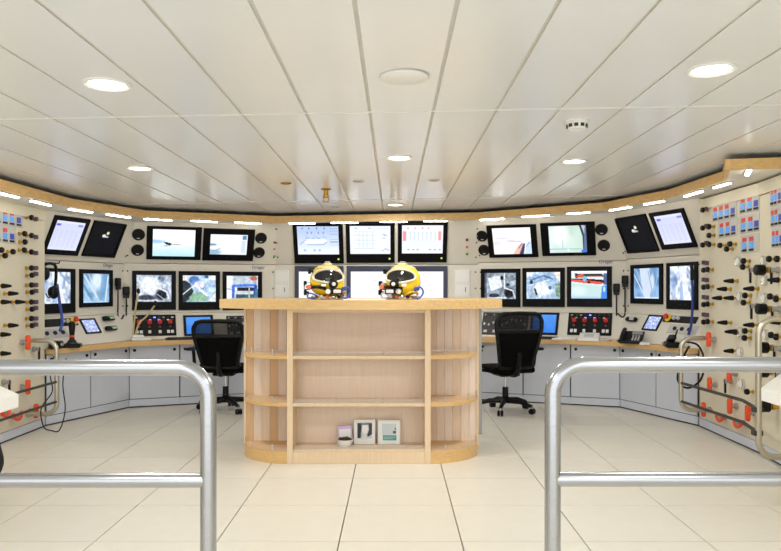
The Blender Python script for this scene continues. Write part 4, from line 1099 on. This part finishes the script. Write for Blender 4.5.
t = thing('sprinkler', 'brass sprinkler head hanging from the ceiling', 'sprinkler', loc=p)
MB().lathe([(.045, 0), (.045, -.006), (.03, -.012), (1e-5, -.013)][::-1], 20).build('rose', 'gold', t)
MB().lathe([(.02, -.01), (.02, -.05), (.028, -.055), (.028, -.075), (.014, -.08), (1e-5, -.08)][::-1], 14).build('body', 'brass', t)
for sx in (-1, 1):
    MB().tube([(sx * .018, 0, -.07), (sx * .026, 0, -.09), (sx * .006, 0, -.115)], .005, 6).build('arm', 'brass', t)
MB().lathe([(.034, -.112), (.036, -.116), (.01, -.12)][::-1], 16).build('deflector', 'brass', t)
for (px, py, lab) in ((286, 183, 'small bronze ceiling ring near the sprinkler, farther from the counter middle'), (358.5, 181, 'small steel ceiling ring between the sprinkler and the middle downlight'),
                      (434, 180, 'small steel ceiling ring on the smoke detector side of the middle downlight'), (335.5, 206.5, 'small pale ceiling ring closest to the ship diagram monitor')):
    t = thing('ceiling_ring', lab, 'ceiling fitting', loc=at_ceiling(px, py))
    MB().lathe([(.03, .004), (.032, -.006), (.042, -.008), (.045, 0)], 24).build('ring', 'gold' if px < 300 else 'lgrey', t)
    MB().lathe([(.03, -.001), (1e-5, .0)], 20).build('lens', 'grey', t)

# strip lights under the soffit, just behind the beech band
STR = [((-4, 18), 0), ((31, 50), 0), ((69, 92), 1), ((107, 130), 1), ((144, 172), 2), ((191, 217), 2), ((235, 261), 2), ((289, 315), 3), ((331, 358), 3), ((380, 407), 3), ((424, 447), 3),
       ((480, 504), 4), ((522, 549), 4), ((567, 590), 4), ((610, 631), 5), ((644.5, 664), 5), ((685, 702), 6), ((714, 730), 6), ((743, 752), 7)]
SLAB = ['at the frame edge over the brass knobs', 'over the purple modules next to the headset monitor', 'over the lilac form monitor next to the headset', 'over the dark monitor above the pink-streaked folds',
        'over the boat picture monitor', 'between the boat picture and overexposed monitors', 'over the overexposed thick-bordered monitor', 'over the ship outline diagram', 'between ship outline and grid diagrams', 'between grid diagram and pink barred chart',
        'over the pink barred chart', 'over the orange wedge monitor', 'between the orange wedge and hatch monitors', 'over the pale green hatch monitor', 'over the dark monitor above the curtain-like folds', 'over the lilac form monitor next to the blue hose',
        'over the black knobs beside the blue hose', 'over the four-window readout plate', 'at the end of the beech band']
SLAB[0] = 'over the red and blue readouts of the brass valve panel'
for si, ((pa, pb), i) in enumerate(STR):
    a, b = Vector((*TRIM[i], 0)), Vector((*TRIM[i + 1], 0)); d = (b - a).normalized(); n = Vector((-d.y, d.x, 0))
    Pn = Plane(a + n * 0.085, d, (0, 0, 1))
    u0, _ = Pn.uv(pa, 215); u1, _ = Pn.uv(pb, 215)
    c = Pn.pt((u0 + u1) / 2, 0); h = abs(u1 - u0) / 2
    if si == 18: c = Vector((2.43, 5.0, 0))
    h = min(h, .24) if si < 18 else .12
    t = thing('strip_light', 'slim white strip light ' + SLAB[si], 'strip light', loc=(c.x, c.y, soffit_z(c.x)), rz=math.atan2(d.y, d.x), group='strip lights under the soffit')
    MB().box(-h - .01, h + .01, -.022, .022, -.010, 0, bev=.003).build('housing', 'lgrey', t)
    MB().box(-h, h, -.014, .014, -.019, -.010, bev=.004).build('tube', 'tube', t)

# ------------------------------------------------------------------ beech counter
CXm = -0.25; FY = 5.18
t = thing('shelf_counter', 'curved beech counter with open shelves in the middle of the room', 'counter', loc=(CXm, FY, 0))
HW, DV, R = 0.886, 0.49, 0.396
def arc(sgn, r, y0, n=14):
    # quarter circle from the front (x = sgn*DV, y = y0) round to the side
    return [(sgn * (DV + r * math.sin(q * math.pi / 2 / n)), y0 + R - r * math.cos(q * math.pi / 2 / n)) for q in range(n + 1)]
for sgn in (-1, 1):
    a = arc(sgn, R, 0)
    for z0, z1, nm in ((.744, .768, 'curved_shelf'), (.407, .431, 'curved_shelf'), (.0, .085, 'curved_base')):
        MB().prism([(sgn * (DV + .005), R)] + a, z0, z1).build(nm, 'wood', t)
    # clear retaining strips, with small posts
    for z in (.768, .431, .085):
        a2 = arc(sgn, R - .008, 0, 14)
        vs = [(x, y, z) for x, y in a2] + [(x, y, z + .045) for x, y in a2]; m = len(a2)
        o = MB().add(vs, [(i, i + 1, m + i + 1, m + i) for i in range(m - 1)]).build('clear_strip', 'acrylic', t)
        for i in (3, 8, 12):
            MB().cyl((*a2[i], z), (*a2[i], z + .05), .005, n=8).build('strip_post', 'chrome', t)
    # staves of the end panel
    ns = 6
    for i in range(ns):
        x0 = sgn * (DV + .02 + (R - .02) * i / ns); x1 = sgn * (DV + .02 + (R - .02) * (i + 1) / ns)
        xa, xb = min(x0, x1) + .0008, max(x0, x1) - .0008
        MB().box(xa, xb, R - .004 - .001 * (i % 2), R + .02, 0.03, 1.10).build('stave', STAVES[(i * 2 + (1 if sgn > 0 else 0)) % 6] if sgn < 0 else STAVES[(0, 2, 5)[i % 3]], t, smooth=False)
    MB().box(sgn * HW - .011, sgn * HW + .011, R - .012, R + .03, 0.02, 1.10, bev=.003).build('edge_post', 'beech', t, smooth=False)
    MB().box(min(sgn * (DV - .021), sgn * (DV + .021)), max(sgn * (DV - .021), sgn * (DV + .021)), -.004, R + .02, 0, 1.10, bev=.002).build('divider', 'beech', t, smooth=False)
    # black foot seal
    ar = arc(sgn, R - .006, 0)
MB().box(-DV + .021, DV - .021, .25, .27, .02, 1.10).build('back_panel', 'beechpink', t, smooth=False)
for z0, z1 in ((.744, .768), (.407, .431)):
    MB().box(-DV + .021, DV - .021, .004, .25, z0, z1, bev=.002).build('shelf', 'beech', t, smooth=False)
MB().box(-DV + .021, DV - .021, .008, .25, .085, .10, bev=.002).build('shelf', 'beech', t, smooth=False)
MB().box(-DV + .021, DV - .021, .0, .03, .0, .085, bev=.002).build('base_board', 'beech', t, smooth=False)
MB().box(-DV + .021, DV - .021, .0, .02, 1.075, 1.10, bev=.002).build('top_rail', 'beech', t, smooth=False)
for z in (.768, .431, .10):
    MB().box(-DV + .024, DV - .024, .012, .016, z, z + .03).build('clear_strip', 'acrylic', t, smooth=False)
    for x in (-.16, .17):
        MB().cyl((x, .010, z), (x, .010, z + .035), .005, n=8).build('strip_post', 'chrome', t)
# rear carcass towards the operators
MB().box(-.84, .84, R + .06, 1.10, .03, 1.10, bev=.004).build('rear_body', 'lgrey', t, smooth=False)
MB().box(.972, 1.004, 1.07, 1.11, .0, 1.10, bev=.004).build('rear_post', 'grey', t, smooth=False)
MB().box(.84, .972, 1.08, 1.10, .9, 1.0).build('rear_bracket', 'grey', t, smooth=False)
# counter top: front edge bows towards the railings
TW = 1.062
top = []
for i in range(25):
    q = -1 + 2 * i / 24; top.append((q * TW, -.20 + .50 * abs(q) ** 2.2))
top += [(TW, 1.16), (-TW, 1.16)]
MB().prism(top, 1.10, 1.166).build('counter_top', 'woodtop', t, smooth=True)

# things on the counter: two diving helmets, paper
def helmet(x, y, rz, lab, s):
    """s: side towards which nose knob and regulator are offset; side block is always on the helmet's -x side"""
    t = thing('diving_helmet', lab, 'diving helmet', loc=(x, y, 1.166), rz=rz)
    t.scale = (.93, .93, .93)
    if 'pale_cowl' not in bpy.data.materials: mat('pale_cowl', (222, 206, 140), .4)
    cowl_m = bpy.data.materials['pale_cowl']
    MB().lathe([(.115, 0), (.130, .004), (.132, .022), (.118, .03), (.105, .03)], 32, T=Matrix.Diagonal((1, 1.1, 1, 1))).build('neck_ring', 'chrome', t)
    def shell_pt(q, ph, k=1.0):
        z = -math.cos(ph); r = abs(math.sin(ph)) ** .8; dx, dy = math.cos(q), math.sin(q)
        flare = 1 + .13 * max(0, -z)
        jaw = 1 + .14 * max(0, -dy) * max(0, .35 - z)
        return (dx * r * .138 * flare * k, dy * r * .138 * jaw * k, .150 + z * .125 * k)
    def patch(q0, q1, p0, p1, k, n, m, name, m_):
        vs = []; fs = []; full = abs(q1 - q0 - 2 * math.pi) < 1e-6; nn = n if full else n + 1
        for i in range(m + 1):
            for j in range(nn): vs.append(shell_pt(q0 + (q1 - q0) * j / n, p0 + (p1 - p0) * i / m, k))
        for i in range(m):
            for j in range(n):
                j2 = (j + 1) % nn; fs.append((i * nn + j, i * nn + j2, (i + 1) * nn + j2, (i + 1) * nn + j))
        return MB().add(vs, fs).build(name, m_, t)
    patch(0, 2 * math.pi, .25, math.pi, 1.0, 36, 22, 'shell', 'yellow')
    patch(0, 2 * math.pi, math.pi * .77, math.pi, 1.03, 36, 8, 'cowl', cowl_m)
    cow = [Vector(shell_pt(math.pi + .12 + (math.pi - .24) * k_ / 20, math.pi * (.56 + .14 * math.sin(math.pi * k_ / 20)), 1.04)) for k_ in range(21)]
    n = 40
    def port(a, r):
        xx = .110 * r * (abs(math.cos(a)) ** .8) * math.copysign(1, math.cos(a)); dz = .050 * r * (abs(math.sin(a)) ** .85) * math.copysign(1, math.sin(a))
        if dz < 0: dz *= 1 - .25 * abs(xx) / .09
        zz = .184 + dz - .8 * xx * xx
        yy = -.152 + 3.9 * xx * xx + .38 * max(0, zz - .15)
        return xx, yy, zz
    vs = [(0, -.156, .182)]; fs = []
    for r in (.5, 1.0):
        for j in range(n): vs.append(port(2 * math.pi * j / n, r))
    for j in range(n): fs.append((0, 1 + j, 1 + (j + 1) % n)); fs.append((1 + j, 1 + n + j, 1 + n + (j + 1) % n, 1 + (j + 1) % n))
    MB().add(vs, fs).build('viewport', 'visor', t)
    MB().tube([port(2 * math.pi * j / n, 1.09) for j in range(n)], .0095, 8, closed=True).build('viewport_frame', mat('port_frame_pale', (216, 212, 190), .35, .2) if 'port_frame_pale' not in bpy.data.materials else bpy.data.materials['port_frame_pale'], t)
    h = MB().box(-.034, .034, -.07, .03, .266, .290, bev=.01, seg=2).build('top_handle', cowl_m, t)
    MB().box(-.020, .020, -.05, .01, .290, .304, bev=.004).build('lamp_mount', 'grey', h)
    RXm = Matrix.Rotation(math.pi / 2, 4, 'X')
    MB().lathe([(.036, 0), (.036, .03), (.028, .04), (1e-5, .041)], 18, T=Matrix.Translation((s * .03, -.155, .122)) @ RXm).build('nose_knob', 'black', t)
    MB().lathe([(.015, .04), (.015, .052), (1e-5, .053)], 12, T=Matrix.Translation((s * .03, -.155, .122)) @ RXm).build('knob_hub', 'lgrey', t)
    rg = MB().box(-.066, .066, -.215, -.13, .040, .088, bev=.014, seg=2, T=Matrix.Translation((s * .035, 0, 0))).build('regulator', 'black', t)
    MB().box(-.030, .030, -.221, -.210, .050, .078, bev=.004, T=Matrix.Translation((s * .055, 0, 0))).build('regulator_cover', 'lgrey', rg)
    MB().lathe([(.022, 0), (.022, .018), (.016, .024), (1e-5, .025)], 16, T=Matrix.Translation((s * -.018, -.21, .064)) @ RXm).build('adjust_knob', 'chrome', rg)
    MB().tube(smooth_path([(s * -.03, -.16, .085), (-.09, -.125, .10), (-.135, -.05, .095)], 5), .013, 8).build('side_hose', 'black', t)
    sb = MB().box(-.026, .026, -.06, .03, .065, .125, bev=.008, T=Matrix.Translation((-.160, 0, 0.01))).build('side_block', 'chrome', t)
    for zz, yy in ((.125, -.04), (.225, -.03), (.055, -.05)):
        MB().lathe([(.010, 0), (.010, .016), (.022, .018), (.022, .04), (1e-5, .041)], 14, T=Matrix.Translation((-.150 + .035 * (zz > .2), yy, zz)) @ Matrix.Rotation(-math.pi / 2, 4, 'Y')).build('side_knob', 'black', sb)
    MB().lathe([(.013, 0), (.013, .02), (.018, .024), (.018, .036), (1e-5, .037)], 12, T=Matrix.Translation((-.155, -.06, .10)) @ RXm).build('red_knob', 'amber', sb)
    MB().tube(smooth_path([(.10, -.08, .05), (.15, -.09, .10), (.175, -.05, .06), (.15, -.08, .012), (.10, -.11, .02)], 6), .007, 8).build('blue_hose', 'blue', t)
    MB().box(-.02, .02, -.02, .02, .07, .10, bev=.006, T=Matrix.Translation((.125, -.06, 0))).build('blue_valve', 'blue', t)
    MB().tube(smooth_path([(-.09, -.12, .03), (-.15, -.09, .05), (-.16, -.07, .016), (-.11, -.12, .012)], 6), .006, 8).build('white_lead', 'blue' if s > 0 else 'lgrey', t)
    MB().tube(smooth_path([(.05, -.15, .03), (.10, -.13, .06), (.13, -.08, .05), (.12, -.02, .04)], 6), .010, 8).build('brass_pipe', 'brass', t)
    for i in range(4):
        MB().lathe([(.014, 0), (.014, .03), (.009, .034), (1e-5, .035)], 10, T=Matrix.Translation((-.06 + .045 * i, -.14, .022)) @ RXm).build('fitting', ('lgrey', 'amber', 'chrome', 'black')[i], t)
    MB().box(-.018, .018, -.004, .004, -.009, .009, bev=.002, T=Matrix.Translation((s * -.045, -.158, .112))).build('maker_plate', 'white', t)
helmet(-0.50, 5.45, .20, 'yellow diving helmet on the counter below the ship outline diagram', 1)
helmet(0.070, 5.45, -.26, 'yellow diving helmet on the counter below the pink barred chart', -1)
for (x, y, sx, sy, rz, lab) in ((-.30, 5.12, .055, .05, .1, 'white paper sheet lying by one helmet on the counter edge'), (-.18, 5.3, .12, .07, -.1, 'larger white paper sheet lying between the helmets')):
    o = MB().box(-sx, sx, -sy, sy, 0, .006, bev=.001).build('paper_sheet', 'paper'); o.location = (x, y, 1.166); o.rotation_euler = (0, 0, rz)
    tag(o, lab, 'paper')
# things on the bottom shelf
bx_, by_ = (345 - CX) / F * 5.3, 5.29
o = MB().lathe([(1e-5, .0), (.035, .0), (.04, .006), (.058, .03), (.064, .055), (.060, .055), (.052, .028), (1e-5, .014)], 28).build('bowl', 'white'); o.location = (bx_, by_, .10)
tag(o, 'small white bowl of dark sweets on the bottom shelf', 'bowl')
sweet = MB().ball((0, 0, 0), .016, .013, .010, 10, 6).mesh('sweet')
for i in range(14):
    a = i * 2.4; r = .046 * math.sqrt(i / 14)
    o = link('sweet', sweet, 'choco', None, (bx_ + r * math.cos(a), by_ + r * math.sin(a), .10 + .044 + .012 * (1 - i / 14) + .004 * (i % 2)), (.3 * i, .2 * i, a)); tag(o, 'dark wrapped sweet heaped in the small white bowl', 'sweet', 'sweets in the white bowl')
t = thing('gift_card', 'lilac and white card standing behind the bowl', 'card', loc=(bx_, by_ + .085, .10))
MB().box(-.052, .052, -.008, .008, 0, .135, bev=.002, T=Matrix.Rotation(-.06, 4, 'Y')).build('card', 'lilac', t, smooth=False)
MB().box(-.042, .042, -.0095, -.008, .015, .112, T=Matrix.Rotation(-.06, 4, 'Y')).build('white_panel', 'paper', t, smooth=False)
def print_mat():
    m = bpy.data.materials.new('printed_picture'); m.use_nodes = True; nt = m.node_tree; b = nt.nodes['Principled BSDF']; b.inputs['Roughness'].default_value = .5
    at = nt.nodes.new('ShaderNodeAttribute'); at.attribute_name = 'Col'; nt.links.new(at.outputs['Color'], b.inputs['Base Color']); return m
M['print'] = print_mat()
for px, w, pic, lab, yy, rz, nm in ((364.5, .158, p_portrait(), 'white framed black and white portrait picture on the bottom shelf', 5.375, .0, 'picture_frame'), (389, .165, p_card(), 'white framed card with a teal block on the bottom shelf', 5.365, -.05, 'picture_frame')):
    x = (px - CX) / F * yy
    t = thing(nm, lab, 'picture frame', loc=(x, yy, .10), rz=rz)
    h = .178; T = Matrix.Rotation(-.10, 4, 'X')
    MB().box(-w / 2, w / 2, -.006, .006, 0, h, bev=.002, T=T).build('frame', 'white', t, smooth=False)
    o = link('print', screen_mesh(w * .86, h * .86, pic), 'print', t); o.matrix_local = T @ Matrix.Translation((0, -.0075, h / 2))
    MB().box(-.02, .02, .006, .04, 0, .08, bev=.001).build('prop', 'lgrey', t, smooth=False)

# ------------------------------------------------------------------ office chairs
def chair(x, y, rz, lab, top):
    t = thing('office_chair', lab, 'chair', loc=(x, y, 0), rz=rz)
    for i in range(5):
        a = math.pi / 2 * 0 + i * 2 * math.pi / 5 + .35; c, s = math.cos(a), math.sin(a)
        lg = MB().tube([(c * .03, s * .03, .115), (c * .17, s * .17, .11), (c * .295, s * .295, .075)], .030, 8, r1=.017).build('base_leg', 'black', t)
        MB().cyl((c * .295, s * .295, .08), (c * .295, s * .295, .05), .012, n=8).build('caster_stem', 'grey', lg)
        tx, ty = -s, c
        for q in (-1, 1):
            cx_, cy_ = c * .295 + tx * .016 * q, s * .295 + ty * .016 * q
            MB().cyl((cx_ - tx * .010, cy_ - ty * .010, .029), (cx_ + tx * .010, cy_ + ty * .010, .029), .029, n=16).build('caster_wheel', 'black', lg)
    MB().lathe([(.042, .09), (.045, .14), (.032, .15), (.030, .25), (1e-5, .25)], 16).build('hub', 'black', t)
    MB().cyl((0, 0, .25), (0, 0, .40), .016, n=12).build('gas_column', 'chrome', t)
    MB().box(-.11, .11, -.13, .11, .365, .405, bev=.02, seg=2).build('tilt_mechanism', 'black', t)
    # seat
    MB().box(-.235, .235, -.215, .24, .405, .47, bev=.03, seg=3).build('seat', 'fabric', t)
    # backrest: frame loop, mesh, lower support
    H = top
    def bx(zz):      # half width of the back at height share 0..1
        return .165 + .075 * min(1, zz / .72) - .07 * max(0, (zz - .86) / .14) ** 2
    def byy(zz): return -.235 - .05 * math.sin(zz * 2.2) - .05 * zz
    z0, z1 = .47, H
    rows = 14
    loop = [(-bx(k_ / rows), byy(k_ / rows), z0 + (z1 - z0) * k_ / rows) for k_ in range(rows + 1)] + [(bx(k_ / rows), byy(k_ / rows), z0 + (z1 - z0) * k_ / rows) for k_ in range(rows, -1, -1)]
    MB().tube(smooth_path(loop, 2, closed=True), .021, 8, closed=True).build('back_frame', 'black', t)
    def panel(f0, f1, th, name, m_):
        vs = []; fs = []; R_ = 8; C_ = 9
        for side in (0, 1):
            for r in range(R_ + 1):
                zz = f0 + (f1 - f0) * r / R_
                for c in range(C_):
                    xx = -1 + 2 * c / (C_ - 1)
                    vs.append((xx * bx(zz), byy(zz) + .03 * (1 - xx * xx) * -1 + side * th, z0 + (z1 - z0) * zz))
        o_ = (R_ + 1) * C_
        for r in range(R_):
            for c in range(C_ - 1):
                a_ = r * C_ + c; fs.append((a_, a_ + 1, a_ + C_ + 1, a_ + C_)); b_ = a_ + o_; fs.append((b_, b_ + C_, b_ + C_ + 1, b_ + 1))
        for c in range(C_ - 1):
            a_ = c; fs.append((a_, a_ + o_, a_ + o_ + 1, a_ + 1)); a_ = R_ * C_ + c; fs.append((a_, a_ + 1, a_ + o_ + 1, a_ + o_))
        return MB().add(vs, fs).build(name, m_, t)
    panel(.02, .64, .02, 'back_cushion', 'fabric')
    panel(.72, .97, .004, 'mesh_panel', 'meshback')
    MB().tube([(-bx(.68), byy(.68), z0 + (z1 - z0) * .68), (0, byy(.68) - .03, z0 + (z1 - z0) * .68), (bx(.68), byy(.68), z0 + (z1 - z0) * .68)], .020, 8).build('cross_bar', 'black', t)
    MB().tube(smooth_path([(0, -.08, .39), (0, -.24, .40), (0, -.30, .48), (0, -.31, .62)], 5), .026, 10).build('back_spine', 'black', t)
    for s in (-1, 1):
        ap = MB().tube(fillet([(s * .20, .0, .42), (s * .315, .0, .44), (s * .325, -.02, .62)], .05), .018, 8).build('arm_post', 'black', t)
        MB().box(s * .335 - .045, s * .335 + .045, -.12, .15, .62, .65, bev=.014, seg=2).build('arm_pad', 'black', ap)
chair(-1.72, 7.45, 0.0, 'black office chair with lower back between the gooseneck microphone and the counter', .925)
chair(1.13, 7.40, .28, 'black office chair with taller back on casters beside the counter end', 1.0)

# ------------------------------------------------------------------ stainless railings in the foreground
def railing(x_post, sgn, ztop, zmid, ybase, lab):
    t = thing('railing', lab, 'railing', loc=(x_post, ybase, 0))
    r = .0226
    pts = fillet([(0, 0, 0), (0, 0, ztop), (sgn * 2.0, 0, ztop)], .085, 12)
    MB().tube(pts, r, 24).build('top_rail', 'steel', t)
    MB().tube([(sgn * .005, 0, zmid), (sgn * 2.0, 0, zmid)], .0205, 20).build('middle_rail', 'steel', t)
    MB().tube([(sgn * 2.0, 0, 0), (sgn * 2.0, 0, ztop)], r, 20).build('end_post', 'steel', t)
    for xx in (0, sgn * 2.0):
        MB().lathe([(.05, 0), (.05, .006), (.03, .012), (.022, .012)], 24).build('floor_flange', 'steel', t, (xx, 0, 0))
railing(-.522, -1, 1.022, .705, 2.05, 'brushed stainless railing with rounded corner in front of the brass valve side')
railing(.446, 1, 1.030, .708, 2.05, 'brushed stainless railing with rounded corner in front of the telephone side')
